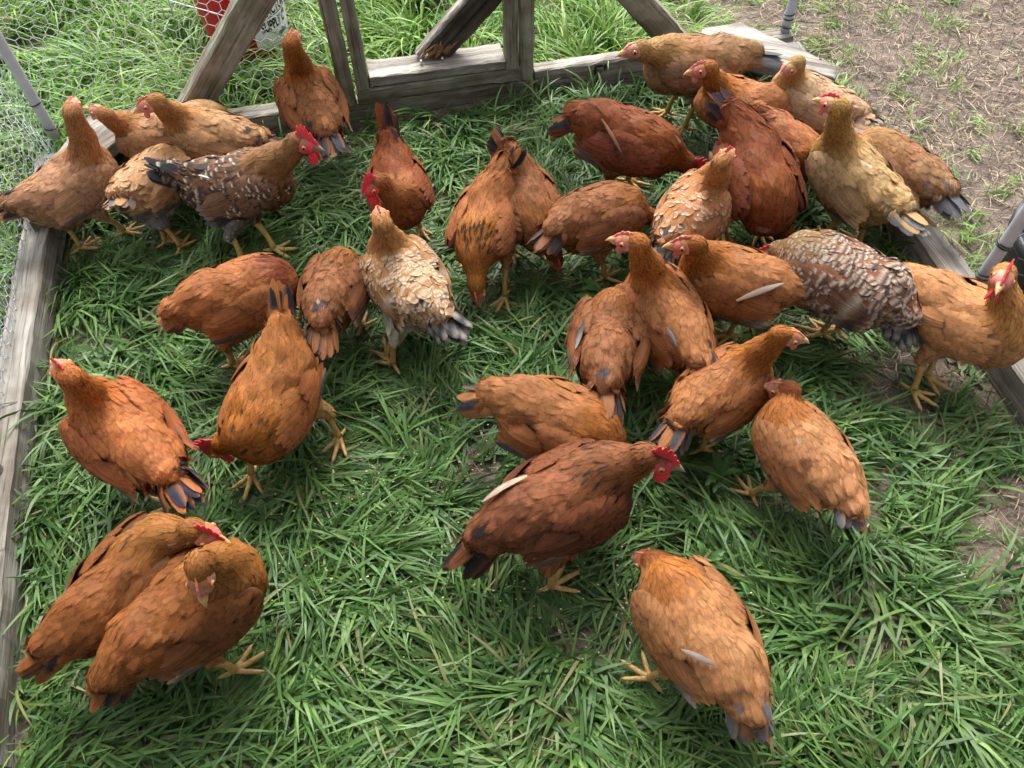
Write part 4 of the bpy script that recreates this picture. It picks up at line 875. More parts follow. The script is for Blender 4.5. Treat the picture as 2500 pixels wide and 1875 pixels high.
def make_chicken(key, label, palname, place, heading, s, pitch, head, beak, tip, comb, wattle, feet, extra=()):
    rg = np.random.default_rng(sum(map(ord, key)) * 7 + 3)
    pal = dict(PAL[palname])
    tint = np.exp(0.08 * rg.standard_normal()) * np.array([1, np.exp(0.02 * rg.standard_normal()), np.exp(0.05 * rg.standard_normal())])
    for q_ in ('body', 'neck', 'wing', 'belly', 'breast', 'head', 'back'): pal[q_] = pal[q_] * tint      # no two birds quite alike
    root = empty('chicken', (place[0], place[1], 0.012), math.radians(heading))
    root.scale = (s, s, s)
    tag(root, label, 'chicken', 'chickens foraging in the pen')
    Bc = np.array([0.0, 0.0, 0.19])
    Rb = rotm('Y', -pitch)                                   # nose up for positive pitch
    def bd(p): return Bc + Rb @ (np.asarray(p, float) - Bc)
    Hc = np.array(head, float); hd = unit(np.array(beak, float) - Hc)
    up0 = np.array([0, 0, 1.0]) if abs(hd[2]) < 0.85 else unit(np.array([0.5, 0, 0.6]))
    hl = unit(np.cross(up0, hd)); hu = np.cross(hd, hl)
    Rh = np.stack([hd, hl, hu], 1)
    # ---- neck curve
    HS = 1.15                                                # head size
    n0 = bd((0.062, 0, 0.205)); n3 = Hc - 0.012 * hd - 0.008 * hu
    far = np.linalg.norm(n3 - n0)
    if far > 0.25:                                           # keep the neck to a hen's length
        n3 = n0 + (n3 - n0) * 0.25 / far; Hc = n3 + 0.012 * hd + 0.008 * hu
    hi = np.clip((Hc[2] - 0.20) / 0.1, -1, 1)
    n1 = n0 + Rb @ np.array([0.045, 0, 0.03 + 0.03 * hi])
    n2 = n3 - 0.055 * unit(unit(n3 - n0) + 0.6 * max(hi, 0) * np.array([0, 0, 1.0]) + 0.5 * max(-hi, 0) * hd)
    t = np.linspace(0, 1, 9)[:, None]
    NK = (1 - t) ** 3 * n0 + 3 * (1 - t) ** 2 * t * n1 + 3 * (1 - t) * t * t * n2 + t ** 3 * n3
    cock = 1.0 + 0.14 * (comb > 0.8)
    NRAD = (0.054 + (0.0228 - 0.054) * np.linspace(0, 1, 9) ** 0.62) * cock
    # ---- feet
    fl = [None, None]
    for (x, y) in feet:
        k = 0 if y > 0 else 1
        if fl[k] is not None: k = 1 - k
        fl[k] = np.array([np.clip(x, -0.09, 0.11), np.clip(y, -0.11, 0.11)])
    if fl[0] is None: fl[0] = np.array([0.03 * rg.random() + 0.005, 0.045]) if fl[1] is None or fl[1][1] < -0.02 else fl[1] + [0.04, 0.09]
    if fl[1] is None: fl[1] = np.array([-0.03 * rg.random() + 0.01, -0.045]) if fl[0][1] > 0.02 else fl[0] + [0.04, -0.09]
    hock, foot = [], []
    for k, sgn in ((0, 1), (1, -1)):
        f = np.array([fl[k][0], fl[k][1], 0.012 / s])
        hp = bd((-0.015, sgn * 0.045, 0.15))
        hk = f + np.array([-0.022, 0, 0.088]) + 0.25 * np.array([hp[0] - f[0], hp[1] - f[1], 0])
        hock.append((hp, hk)); foot.append(f)
        c, sn = math.cos(math.radians(heading)), math.sin(math.radians(heading))
        FEET.append((place[0] + s * (f[0] * c - f[1] * sn), place[1] + s * (f[0] * sn + f[1] * c)))
    BODIES.append((place[0], place[1], 0.14 * s))
    tb = bd((-0.118, 0, 0.226))
    tvec = np.array(tip, float) - tb
    tlen = float(np.clip(np.linalg.norm(tvec), 0.085, 0.17))
    td = unit(tvec)
    if td[0] > -0.25: td = unit(np.array([-0.3, td[1] * 0.5, max(td[2], 0.3)]))
    # fluff varies bird to bird
    fw = 1 + 0.05 * rg.standard_normal(); fz = 1 + 0.04 * rg.standard_normal()
    prims = [  # centre, radii, region
        (bd((0.0, 0, 0.19)), (0.116, 0.073 * fw, 0.074 * fz), 0),
        (bd((0.062, 0, 0.178)), (0.072, 0.064 * fw, 0.070), 1),
        (bd((-0.08, 0, 0.204)), (0.078, 0.061 * fw, 0.059), 2),
        (bd((-0.045, 0, 0.158)), (0.085, 0.063 * fw, 0.066 * fz), 4)]
    rbase = bd((-0.085, 0, 0.212))
    ph_ = rg.random(3) * 0.3
    def field(p, full=False):
        ds, regs = [], []
        for (c, r, g) in prims:
            ds.append(sd_ell(p, c, np.array(r), Rb)); regs.append(g)
        dt, _ = sd_cone(p, rbase, tb + td * 0.050, 0.055, 0.028); ds.append(dt); regs.append(3)
        for k in (0, 1):
            dl, _ = sd_cone(p, hock[k][0], hock[k][1], 0.040, 0.0125); ds.append(dl); regs.append(7)
        dn = np.full(len(p), 9.0); tn = np.zeros(len(p)); 
        for i in range(8):
            d, tt = sd_cone(p, NK[i], NK[i + 1], NRAD[i], NRAD[i + 1])
            m = d < dn
            dn = np.where(m, d, dn); tn = np.where(m, (i + tt) / 8, tn)
        ds.append(dn); regs.append(5)
        ds.append(sd_ell(p, Hc - 0.004 * hd, np.array((0.0265, 0.0178, 0.0185)) * HS, Rh)); regs.append(6)
        D = ds[0]
        for d, g in zip(ds[1:], regs[1:]):
            D = smin(D, d, 0.03 if g in (1, 2, 4, 5) else (0.02 if g in (3, 7) else 0.012))
        q_ = p + ph_
        D = D + 0.0026 * (np.sin(q_[:, 0] * 88 + 1.3 * np.sin(q_[:, 2] * 50)) * np.sin(q_[:, 1] * 70 + q_[:, 2] * 45) + 0.8 * np.sin(q_[:, 0] * 41 - q_[:, 2] * 60 + q_[:, 1] * 33)) * np.clip((np.linalg.norm(p - Hc, axis=1) - 0.05) / 0.05, 0, 1)
        if not full: return D
        A = np.stack(ds, 1)
        return D, np.array(regs)[A.argmin(1)], tn, A
    def grad(p):
        e = 0.002
        return unit(np.stack([field(p + e * a) - field(p - e * a) for a in np.eye(3)], 1))
    lo = np.array([-0.23, -0.16, 0.05]); hi_ = np.array([0.15, 0.16, 0.31])
    ext = np.concatenate([NK - 0.09, NK + 0.09, [Hc - 0.05, Hc + 0.05], [h[1] - 0.03 for h in hock], [tb + td * 0.05]])
    lo = np.minimum(lo, ext.min(0)); hi_ = np.maximum(hi_, ext.max(0))
    V, Q = surface_net(field, lo, hi_, 0.0075)
    _, reg, tn, A = field(V, True)
    base = np.array([pal['body'], pal['breast'], pal['body'], pal['body'], pal['belly'], pal['neck'], pal['head'], pal['belly'], pal['wing']])
    cb = base[reg] * 0.9
    body = np_mesh('body', V, [Q], cb, M_FEATHER, root)
    # ---- contour feathers
    a, b, c = V[Q[:, 0]], V[Q[:, 1]], V[Q[:, 2]]
    d4 = V[Q[:, 3]]
    area = np.linalg.norm(np.cross(b - a, c - a), axis=1) + np.linalg.norm(np.cross(c - a, d4 - a), axis=1)
    NC = 12000
    fi = rg.choice(len(Q), NC, p=area / area.sum())
    uu, vv = rg.random(NC)[:, None], rg.random(NC)[:, None]
    pts = (a[fi] * (1 - uu) + b[fi] * uu) * (1 - vv) + (d4[fi] * (1 - uu) + c[fi] * uu) * vv
    _, reg, tn, A = field(pts, True)
    WR = [];
    wc = []
    for sgn in (1, -1):
        droop = rg.normal(0, 5)
        WR.append(Rb @ rotm('Z', sgn * 5) @ rotm('X', sgn * 24) @ rotm('Y', -4 + droop))
        wc.append(bd((0.006, sgn * 0.0605, 0.196)))
    wrad = np.array([0.102, 0.024, 0.053])
    keep = np.ones(NC, bool)
    keep &= np.linalg.norm((pts - (Hc + HS * (0.012 * hd - 0.003 * hu))) @ Rh / (HS * np.array([0.026, 0.0205, 0.0185])), axis=1) > 0.93
    for k in (0, 1):
        q = np.linalg.norm((pts - wc[k]) @ WR[k] / (wrad * [0.93, 1.0, 0.74]), axis=1)
        keep &= q > 1
    spc = np.array([0.0100, 0.0092, 0.0110, 0.0104, 0.0094, 0.0074, 0.0056, 0.0088, 0.010])[reg]
    spc = np.where(reg == 5, 0.0088 - 0.0032 * tn, spc)
    order = np.nonzero(keep)[0]
    cell = {}; sel = []
    for i in order:
        p = pts[i]; r = spc[i]
        ck = (int(p[0] // 0.014), int(p[1] // 0.014), int(p[2] // 0.014))
        ok = True
        for dx in (-1, 0, 1):
            for dy in (-1, 0, 1):
                for dz in (-1, 0, 1):
                    for j in cell.get((ck[0] + dx, ck[1] + dy, ck[2] + dz), ()):
                        e = pts[j]
                        if (e[0] - p[0]) ** 2 + (e[1] - p[1]) ** 2 + (e[2] - p[2]) ** 2 < r * r: ok = False; break
                    if not ok: break
                if not ok: break
            if not ok: break
        if ok: cell.setdefault(ck, []).append(i); sel.append(i)
    sel = np.array(sel); p = pts[sel]; g = reg[sel]; tn = tn[sel]; A = A[sel]; n = len(sel)
    nrm = grad(p)
    tanN = np.gradient(NK, axis=0)
    ti = np.clip(tn * 8, 0, 7.999); i0 = ti.astype(int); fr = (ti - i0)[:, None]
    tN = unit(tanN[i0] * (1 - fr) + tanN[i0 + 1] * fr)
    fB = Rb @ np.array([-1.0, 0, -0.22])
    flow = np.tile(fB, (n, 1))
    flow[g == 2] = 0.6 * (Rb @ np.array([-1.0, 0, 0.0])) + 0.4 * td
    flow[g == 3] = td
    flow[g == 4] = Rb @ np.array([-0.8, 0, -0.45])
    flow[g == 7] = np.array([-0.35, 0, -1.0])
    wN = 1 / (1 + np.exp(np.clip((A[:, 7] - np.minimum.reduce([A[:, 0], A[:, 1]])) / 0.008, -30, 30)))
    wN = np.where(np.isin(g, (0, 1, 5)), wN, np.where(g == 6, 1.0, 0.0))[:, None]
    flow = flow * (1 - wN) - tN * wN
    flow[g == 6] = -hd * 0.8 - hu * 0.3
    flow = flow + 0.16 * rg.standard_normal((n, 3)) * np.where(np.isin(g, (2, 4, 7)), 1.4, 0.8)[:, None]
    flow -= nrm * (flow * nrm).sum(1)[:, None]
    flow = unit(flow)
    Lr = np.array([0.042, 0.038, 0.050, 0.055, 0.048, 0.040, 0.013, 0.030, 0.04])[g]
    Wr = np.array([0.0112, 0.0100, 0.0130, 0.0125, 0.0088, 0.0056, 0.0036, 0.0070, 0.010])[g]
    Lr = np.where(g == 5, 0.046 - 0.027 * tn, Lr); Wr = np.where(g == 5, 0.0080 - 0.0042 * tn, Wr)
    Lr = Lr * (1 + 0.12 * rg.standard_normal(n)); Wr = Wr * (1 + 0.1 * rg.standard_normal(n))
    lift = np.array([0.035, 0.04, 0.05, 0.04, 0.11, 0.03, 0.03, 0.07, 0.04])[g] * np.clip(1 + 0.5 * rg.standard_normal(n), 0.1, 2.5) * np.where(rg.random(n) < 0.07, 3.0, 1.0)
    base0 = np.where(g == 6, 0.0004, 0.0012)
    SP = p[:, None] + flow[:, None] * ((FU - 0.35)[None, :, None] * Lr[:, None, None])
    off = base0[:, None] + lift[:, None] * (FU ** 1.2)[None] * Lr[:, None] * 0.9
    for _ in range(2):
        q = SP.reshape(-1, 3); dd = field(q).reshape(n, NR) - off
        dd = np.clip(dd, -0.02, 0.012)
        SP = SP - nrm[:, None] * dd[..., None]
    S = np.cross(nrm, flow)
    shp = np.where(np.isin(g, (5, 6))[:, None], SH_HACKLE[None], SH_ROUND[None])
    VF, FF = feathers(SP, np.repeat(S[:, None], NR, 1), np.repeat(nrm[:, None], NR, 1), Wr, shp, 0.12)
    colr = base[g].copy()
    bk = (g == 0) & (nrm[:, 2] > 0.4)
    colr[bk] = pal['back']
    wNb = wN[:, 0] * (g != 6)
    colr = colr * (1 - wNb[:, None]) + pal['neck'] * wNb[:, None]
    hm = np.clip((tn - 0.7) / 0.3, 0, 1)[:, None] * (g == 5)[:, None]
    colr = colr * (1 - hm) + pal['head'] * hm
    if pal['hackle']:
        hk = (g == 5) & (tn < (0.5 if pal['hackle'] > 0.3 else 0.28)) & (tn > 0.02)
        hk &= rg.random(n) < pal['hackle']
    else:
        hk = np.zeros(n, bool)
    tailish = (g == 3) & (((p - tb) @ td) > 0.0) & (rg.random(n) < 0.12 * pal['tailmix'])
    colr[tailish] = pal['tail'] * 1.3
    patch = np.sin(p @ np.array([31.0, 23.0, 17.0]) + rg.random() * 6) * 0.05 + np.sin(p @ np.array([-47.0, 61.0, 29.0])) * 0.05
    colr = colr * (1 + patch + pal['jit'] * rg.standard_normal(n) * 0.5)[:, None] * (1 + 0.02 * rg.standard_normal((n, 3)))
    pale = rg.random(n) < 0.002
    colr[pale] = colr[pale] * 0.6 + np.array([0.4, 0.32, 0.24]) * 0.4
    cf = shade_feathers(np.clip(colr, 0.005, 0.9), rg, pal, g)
    cf.reshape(n, NR, 3, 3)[hk, 2:6, 1] = BLACK
    cf.reshape(n, NR, 3, 3)[hk, 3:5, 0] *= 0.5
    if palname == 'golden':                                   # the one white feather spot on the back
        i = np.argmin(np.linalg.norm(p - bd((-0.02, 0.02, 0.28)), axis=1))
        cf.reshape(n, -1, 3)[i] = (0.6, 0.6, 0.62)
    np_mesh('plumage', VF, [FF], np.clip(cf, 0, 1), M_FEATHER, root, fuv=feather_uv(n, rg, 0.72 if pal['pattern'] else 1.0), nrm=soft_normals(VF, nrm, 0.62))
    # ---- wings
    for k, sgn in ((0, 1), (1, -1)):
        mb = MB()
        Rw = WR[k] @ np.diag([1, sgn, 1])
        def put_w(m_, V_, F_, C_, nf_=None):
            if nf_ is None:
                N_ = unit(V_ / wrad ** 2); U_ = np.zeros_like(V_)
            else:
                V3 = V_.reshape(nf_, NR, 3, 3)
                b_ = V3[:, 2, 1] / wrad ** 2; b_[:, 0] *= 1.0; b_[:, 1] = np.maximum(b_[:, 1], 12.0)
                N_ = soft_normals(V_, unit(b_), 0.42); U_ = feather_uv(nf_, rg, 0.72 if pal['pattern'] else (1.0 if nf_ > 40 else 0.7))
            if sgn < 0: F_ = [q_[:, ::-1] for q_ in F_]
            m_.add(wc[k] + V_ @ Rw.T, F_, C_, U_, N_ @ Rw.T)
        Ev, Ef, _ = ellipsoid((0, 0, 0), np.eye(3), wrad, 16, 12)
        put_w(mb, Ev, Ef, pal['wing'] * 0.6)
        def yout(x, z):
            return wrad[1] * np.sqrt(np.clip(1 - (x / wrad[0]) ** 2 - (z / wrad[2]) ** 2, 0, 1))
        def lay(x0, z0, ang, L, W, off0, lf, shape, cam=0.16, curve=0.0):
            nn = len(x0)
            xs = x0[:, None] - (FU[None] - 0.3) * L[:, None] * np.cos(ang)[:, None]
            zs = z0[:, None] + (FU[None] - 0.3) * L[:, None] * np.sin(ang)[:, None] - curve * FU[None] ** 2 * L[:, None]
            w = W[:, None] * shape
            Pn = np.zeros((nn, NR, 3, 3))
            for j, v in enumerate((-1, 0, 1)):
                xx = xs + v * w * np.sin(ang)[:, None]; zz = zs + v * w * np.cos(ang)[:, None]
                yy = yout(xx, zz) + off0[:, None] + lf[:, None] * FU[None] * L[:, None] - cam * w * v * v
                Pn[:, :, j] = np.stack([xx, yy, zz], -1)
            return Pn.reshape(-1, 3), feather_faces(nn)
        # flight feathers: primaries lowest, secondaries above, tips trailing to the rump
        nf = 13
        i = np.arange(nf)
        z0 = -0.050 + 0.0064 * i
        x0 = -0.030 - 0.028 * (i / nf) + 0.004 * rg.standard_normal(nf)
        ang = 0.10 - 0.012 * i + 0.04 * rg.standard_normal(nf)
        L = 0.128 - 0.0032 * i + 0.006 * rg.standard_normal(nf)
        W = np.full(nf, 0.0118)
        Vf, Ff = lay(x0, z0, ang, L, W, 0.0035 + 0.0012 * i, np.full(nf, 0.02) + 0.02 * rg.random(nf), SH_FLIGHT, 0.1)
        cc = np.tile(pal['wing'], (nf, 1)) * (1 + 0.1 * rg.standard_normal(nf))[:, None]
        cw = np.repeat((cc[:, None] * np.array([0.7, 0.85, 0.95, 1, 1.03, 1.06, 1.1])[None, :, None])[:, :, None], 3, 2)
        np_ = 4 if palname in ('orange', 'darkred_hackle', 'orange_gold') else 3
        cw[:np_, :, :] = pal['prim']
        cw[:np_, :, 0] = BLACK * 1.5 + 0.1 * pal['prim']
        cw[:np_, 2:5, 1] *= 0.6
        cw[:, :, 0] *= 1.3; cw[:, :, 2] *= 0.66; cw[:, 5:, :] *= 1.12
        dk = rg.random(nf) < 0.08
        cw[dk, 3:6, 1] = GREY * 0.7
        if pal['pattern'] in ('barw', 'barg'):
            cw[:, 2] = cw[:, 2] * 0.4 + WHITE * 0.5; cw[:, 4] = BLACK * 1.5 + cw[:, 4] * 0.2; cw[:, 6] = WHITE * 0.8
        if pal['pattern'] == 'mottle':
            cw[:4, 1:5] = BLACK * 1.6 + 0.12 * cw[:4, 1:5]; cw[:, 5:] = cw[:, 5:] * 0.7 + GREY * 0.5
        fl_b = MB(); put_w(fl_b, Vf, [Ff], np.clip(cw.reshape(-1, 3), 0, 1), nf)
        # coverts
        m = 700
        xr = wrad[0] * rg.uniform(-0.85, 0.97, m); zr = wrad[2] * rg.uniform(-0.92, 0.95, m)
        ok = (xr > -0.12 * wrad[0] - 0.25 * np.abs(zr)) & ((xr / wrad[0]) ** 2 + (zr / wrad[2]) ** 2 < 0.93)
        xr, zr = xr[ok], zr[ok]
        o = np.argsort(xr); xr, zr = xr[o], zr[o]
        acc = []
        for q in range(len(xr)):
            if all((xr[q] - xr[e]) ** 2 * 0.8 + (zr[q] - zr[e]) ** 2 > 0.0086 ** 2 for e in acc): acc.append(q)
        xr, zr = xr[acc], zr[acc]; m = len(xr)
        tt = np.clip((wrad[0] - xr) / (2 * wrad[0]), 0, 1)
        L = (0.025 + 0.034 * tt) * (1 + 0.1 * rg.standard_normal(m)); W = (0.0078 + 0.0036 * tt) * (1 + 0.1 * rg.standard_normal(m))
        Vc, Fc = lay(xr, zr, -0.10 + 0.5 * (zr / wrad[2]) * -0.35 + 0.12 * rg.standard_normal(m), L, W, 0.0030 + 0.003 * (1 - tt) + 0.0015 * rg.random(m) + 0.008 * tt,
                     np.clip(0.05 + 0.04 * rg.standard_normal(m), 0, 0.2), SH_ROUND, 0.25)
        cc = np.tile(pal['wing'], (m, 1)) * (1 + pal['jit'] * rg.standard_normal(m))[:, None] * (1 + 0.04 * rg.standard_normal((m, 3)))
        mixb = np.clip(zr / wrad[2], 0, 1)[:, None]
        cc = cc * (1 - mixb * 0.7) + pal['back'] * mixb * 0.7
        put_w(mb, Vc, [Fc], np.clip(shade_feathers(np.clip(cc, 0.005, 0.9), rg, pal, np.full(m, 8)), 0, 1), m)
        wo_ = mb.build('wing', M_FEATHER, root)
        fo = fl_b.build('flight_feathers', M_FEATHER, wo_)
    # ---- tail
    nt_ = 13
    av = np.linspace(-1, 1, nt_)
    lat = unit(np.cross(np.array([0, 0, 1.0]), -td)); tu = np.cross(-td, lat); tu = unit(tu if tu[2] > 0 else -tu)
    fan = 12 if td[2] > 0.55 else 18
    ang = np.radians(av * fan)
    dirs = unit(np.cos(ang)[:, None] * td + np.sin(ang)[:, None] * lat - 0.12 * np.abs(av)[:, None] * tu + 0.05 * rg.standard_normal((nt_, 3)))
    beta = np.radians(av * 62)
    side = unit(np.cos(beta)[:, None] * lat - np.sin(beta)[:, None] * tu)
    side = unit(side - dirs * (side * dirs).sum(1)[:, None])
    nn = np.cross(side, dirs); nn *= np.sign((nn @ tu) + 1e-6)[:, None]
    tl = tlen * (1 - 0.22 * av ** 2) * (1 + 0.06 * rg.standard_normal(nt_)) + 0.050
    rootp = tb - td * 0.035 + lat * (av * 0.014)[:, None] - tu * (0.010 * np.abs(av) - 0.004)[:, None] + nn * 0.0012 * rg.standard_normal((nt_, 1))
    SPt = rootp[:, None] + dirs[:, None] * (FU[None, :, None] * tl[:, None, None]) - nn[:, None] * (0.13 * FU[None, :, None] ** 2 * tl[:, None, None])
    Vt, Ft = feathers(SPt, np.repeat(side[:, None], NR, 1), np.repeat(nn[:, None], NR, 1), np.full(nt_, 0.0140), SH_FLIGHT, 0.2)
    tc_ = np.where((rg.random(nt_) < pal['tailmix'] + 0.25)[:, None], pal['tail'], pal['body'] * 0.85)
    ct = np.repeat((tc_[:, None] * np.ones(NR)[None, :, None])[:, :, None], 3, 2)
    fade = np.array([0.75, 0.65, 0.4, 0.15, 0, 0, 0])[None, :, None, None] * (1 - 0.6 * pal['tailmix'])
    ct = ct * (1 - fade) + pal['body'] * 0.85 * fade
    if pal['tailmix'] < 0.7: ct[:, :, 0] = ct[:, :, 0] * 0.35 + pal['body'] * 0.65
    if pal['pattern'] in ('barw', 'barg', 'bart'):
        ct[:, :] = BLACK * 1.6
        ct[:, 1] = WHITE * 0.4; ct[:, 3, 1:] = WHITE * 0.5; ct[:, 5, :2] = WHITE * 0.4
    mt = MB(); mt.add(Vt, [Ft], np.clip(ct.reshape(-1, 3), 0, 1), feather_uv(nt_, rg, 0.75))
    nc = 90                                                    # tail coverts
    av = rg.uniform(-1, 1, nc); st = rg.random(nc)
    ang = np.radians(av * 30)
    dirs = unit(np.cos(ang)[:, None] * td + np.sin(ang)[:, None] * lat - 0.15 * np.abs(av)[:, None] * tu + 0.1 * rg.standard_normal((nc, 3)))
    beta = np.radians(av * 80)
    side = unit(np.cos(beta)[:, None] * lat - np.sin(beta)[:, None] * tu); side = unit(side - dirs * (side * dirs).sum(1)[:, None])
    nn = np.cross(side, dirs); nn *= np.sign((nn @ tu) + 1e-6)[:, None]
    rp = tb + td * (0.55 * tlen * (st - 0.62))[:, None] + nn * (0.021 - 0.013 * st)[:, None] + lat * (av * 0.009)[:, None] - tu * (0.012 * np.abs(av))[:, None]
    Lc = np.full(nc, 0.062) * (1 + 0.15 * rg.standard_normal(nc)) * (0.7 + 2.2 * tlen)
    SPc = rp[:, None] + dirs[:, None] * (FU[None, :, None] * Lc[:, None, None]) + nn[:, None] * (0.05 * FU[None, :, None] * Lc[:, None, None] - 0.12 * FU[None, :, None] ** 2 * Lc[:, None, None])
    Vc, Fc = feathers(SPc, np.repeat(side[:, None], NR, 1), np.repeat(nn[:, None], NR, 1), np.full(nc, 0.0150), SH_ROUND, 0.25)
    cc = np.tile(pal['body'] * 0.95, (nc, 1)) * (1 + 0.1 * rg.standard_normal(nc))[:, None]
    dkm = rg.random(nc) < pal['tailmix'] * 0.55 * st
    cc[dkm] = pal['tail'] * 1.4
    regc = np.full(nc, 3)
    mt.add(Vc, [Fc], np.clip(shade_feathers(np.clip(cc, 0.005, 0.9), rg, pal, regc), 0, 1), feather_uv(nc, rg))
    mt.build('tail', M_FEATHER, root)
    # ---- head details
    fc = Hc + HS * (0.011 * hd - 0.003 * hu); Rg = Rh * HS                # head frame, scaled
    Vh, Fh, Sp = ellipsoid(fc, Rg, (0.0265, 0.0195, 0.0190), 30, 22)
    lc = (Vh - fc) @ Rh / HS
    fcol = pal['face'] if comb > 0.22 else pal['face'] * [0.8, 1.05, 0.95]
    colh = np.tile(fcol, (len(Vh), 1))
    crown = np.clip((lc[:, 2] - 0.0105) / 0.004, 0, 1) * np.clip((0.016 - lc[:, 0]) / 0.008, 0, 1)
    backp = np.clip((-0.010 - lc[:, 0]) / 0.005, 0, 1)
    low = np.clip((-0.012 - lc[:, 2]) / 0.004, 0, 1) * (1 - 0.6 * min(1, wattle))
    mixh = np.clip(crown + backp + low * 0.7, 0, 1)[:, None]
    colh = colh * (1 - mixh) + pal['head'] * mixh
    ear = np.exp(-(((lc[:, 0] + 0.006) / 0.0045) ** 2 + ((lc[:, 2] + 0.003) / 0.006) ** 2))[:, None] * (np.abs(lc[:, 1]) > 0.008)[:, None]
    colh = colh * (1 - 0.8 * ear) + np.array([0.55, 0.34, 0.27]) * 0.8 * ear
    ring = np.exp(-((np.hypot(lc[:, 0] - 0.006, lc[:, 2] - 0.005) - 0.0065) / 0.002) ** 2)[:, None]
    colh *= 1 - 0.25 * ring
    wob = 0.0006 * np.sin(lc[:, :1] * 900) * np.sin(lc[:, 2:] * 800)
    np_mesh('face', Vh + unit(Vh - fc) * wob, Fh, np.clip(colh, 0, 1), M_SKIN, root)
    for sgn in (1, -1):
        ec = fc + Rg @ np.array([0.006, sgn * 0.0158, 0.0052])
        ax = Rh @ np.array([0.18, sgn * 1.0, 0.12]); ax = unit(ax); a2 = unit(np.cross(ax, hu)); a3 = np.cross(ax, a2)
        Ve, Fe, Se = ellipsoid(ec, np.stack([ax, a2, a3], 1) * HS, (0.0052, 0.0058, 0.0058), 16, 14)
        ce = np.where((Se[:, :1] > 0.82), np.array([[0.008, 0.007, 0.007]]), np.where(Se[:, :1] > 0.42, np.array([[0.50, 0.20, 0.05]]), np.array([[0.10, 0.03, 0.02]])))
        np_mesh('eye', Ve, Fe, ce, M_EYE, root)
    # beak
    dark_beak = palname in ('darkred_hackle', 'red', 'darkred', 'mottle')
    bc = np.array((0.20, 0.16, 0.12)) if dark_beak else np.array((0.55, 0.34, 0.14))
    mb = MB()
    tb_ = np.linspace(0, 1, 7)
    Pu = fc + (Rg @ np.stack([0.021 + 0.026 * tb_, 0 * tb_, 0.001 - 0.010 * tb_ ** 2.2], 0)).T
    Vb, Fb = tube(Pu, np.array([0.0088, 0.0080, 0.0068, 0.0054, 0.0039, 0.0022, 0.0006]) * HS, 10)
    cbk = np.tile(bc, (len(Vb), 1)); cbk[:20] *= [0.75, 0.65, 0.6]
    mb.add(Vb, Fb, cbk)
    Pl = fc + (Rg @ np.stack([0.018 + 0.020 * tb_, 0 * tb_, -0.0075 - 0.0015 * tb_], 0)).T
    Vb, Fb = tube(Pl, np.array([0.0062, 0.0058, 0.005, 0.0042, 0.0032, 0.002, 0.0006]) * HS, 8)
    mb.add(Vb, Fb, bc * [1.05, 1.0, 0.9])
    mb.build('beak', M_HORN, root)
    # comb
    nb = 41
    tt = np.linspace(0, 1, nb)
    bx = 0.034 - 0.052 * tt; bz = np.interp(tt, [0, 0.18, 0.4, 0.75, 1], [0.0035, 0.0105, 0.0175, 0.0195, 0.016])
    cs = 0.005 + 0.029 * comb
    if comb < 0.45: cs *= 0.62
    spk = np.abs(np.sin(np.pi * (tt * 5.5 + 0.2))) ** 0.8
    env = np.interp(tt, [0, 0.12, 0.5, 0.85, 1], [0.1, 0.5, 1.0, 0.75, 0.12])
    hgt = cs * env * (0.42 + 0.58 * spk) if comb > 0.2 else 0.4 * cs * env * (0.8 + 0.2 * spk)
    lean = 0.12 * rg.standard_normal()
    dx = -0.15 * hgt
    rows = []
    for fr_, th in ((-0.2, 1.0), (0.35, 0.8), (0.75, 0.55), (1.0, 0.2)):
        rows.append((fr_, th * (0.0018 + 0.0016 * comb)))
    Vc = []
    for sd in (1, -1):
        for fr_, th in rows:
            Vc.append(np.stack([bx + dx * max(fr_, 0) * 1.6, sd * th + lean * hgt * max(fr_, 0), bz + hgt * fr_], 1))
    Vc = np.concatenate(Vc); nr_ = len(rows)
    Fc = []
    i, j = np.meshgrid(np.arange(nr_ - 1), np.arange(nb - 1), indexing='ij')
    q = np.stack([i * nb + j, i * nb + j + 1, (i + 1) * nb + j + 1, (i + 1) * nb + j], -1).reshape(-1, 4)
    o2 = nr_ * nb
    j = np.arange(nb - 1)
    topq = np.stack([(nr_ - 1) * nb + j, (nr_ - 1) * nb + j + 1, o2 + (nr_ - 1) * nb + j + 1, o2 + (nr_ - 1) * nb + j], -1)
    redc = np.array((0.55, 0.035, 0.055)) if comb > 0.3 else np.array((0.58, 0.16, 0.13))
    np_mesh('comb', fc + Vc @ Rg.T, [np.concatenate([q, (q + o2)[:, ::-1], topq])], np.tile(redc, (len(Vc), 1)), M_SKIN, root)
    if wattle > 0.08:
        for sgn in (1, -1):
            wz = 0.007 + 0.012 * wattle
            wv, wf, ws = ellipsoid(fc + Rg @ np.array([0.017, sgn * 0.0065, -0.013 - wz * 0.8]), Rg @ rotm('X', sgn * 10), (0.006 + 0.006 * wattle, 0.0028, wz), 14, 12)
            np_mesh('wattle', wv, wf, np.tile(np.array((0.62, 0.025, 0.05)) if wattle > 0.3 else pal['face'], (len(wv), 1)), M_SKIN, root)
    # ---- legs and feet
    for k, sgn in ((0, 1), (1, -1)):
        f = foot[k]; hk = hock[k][1]
        ank = f + np.array([-0.004, 0, 0.016])
        tq = np.linspace(0, 1, 10)[:, None]
        Pq = hk + (ank - hk) * tq + np.array([0.004, 0, 0]) * np.sin(np.pi * tq)
        rr = np.interp(tq[:, 0], [0, 0.12, 0.5, 0.88, 1], [0.0100, 0.0088, 0.0068, 0.0078, 0.0088])
        rr = rr * (1 + 0.05 * np.sin(np.arange(10) * 2.4))
        Vl, Fl = tube(Pq, rr, 10)
        sc_ = pal['shank']
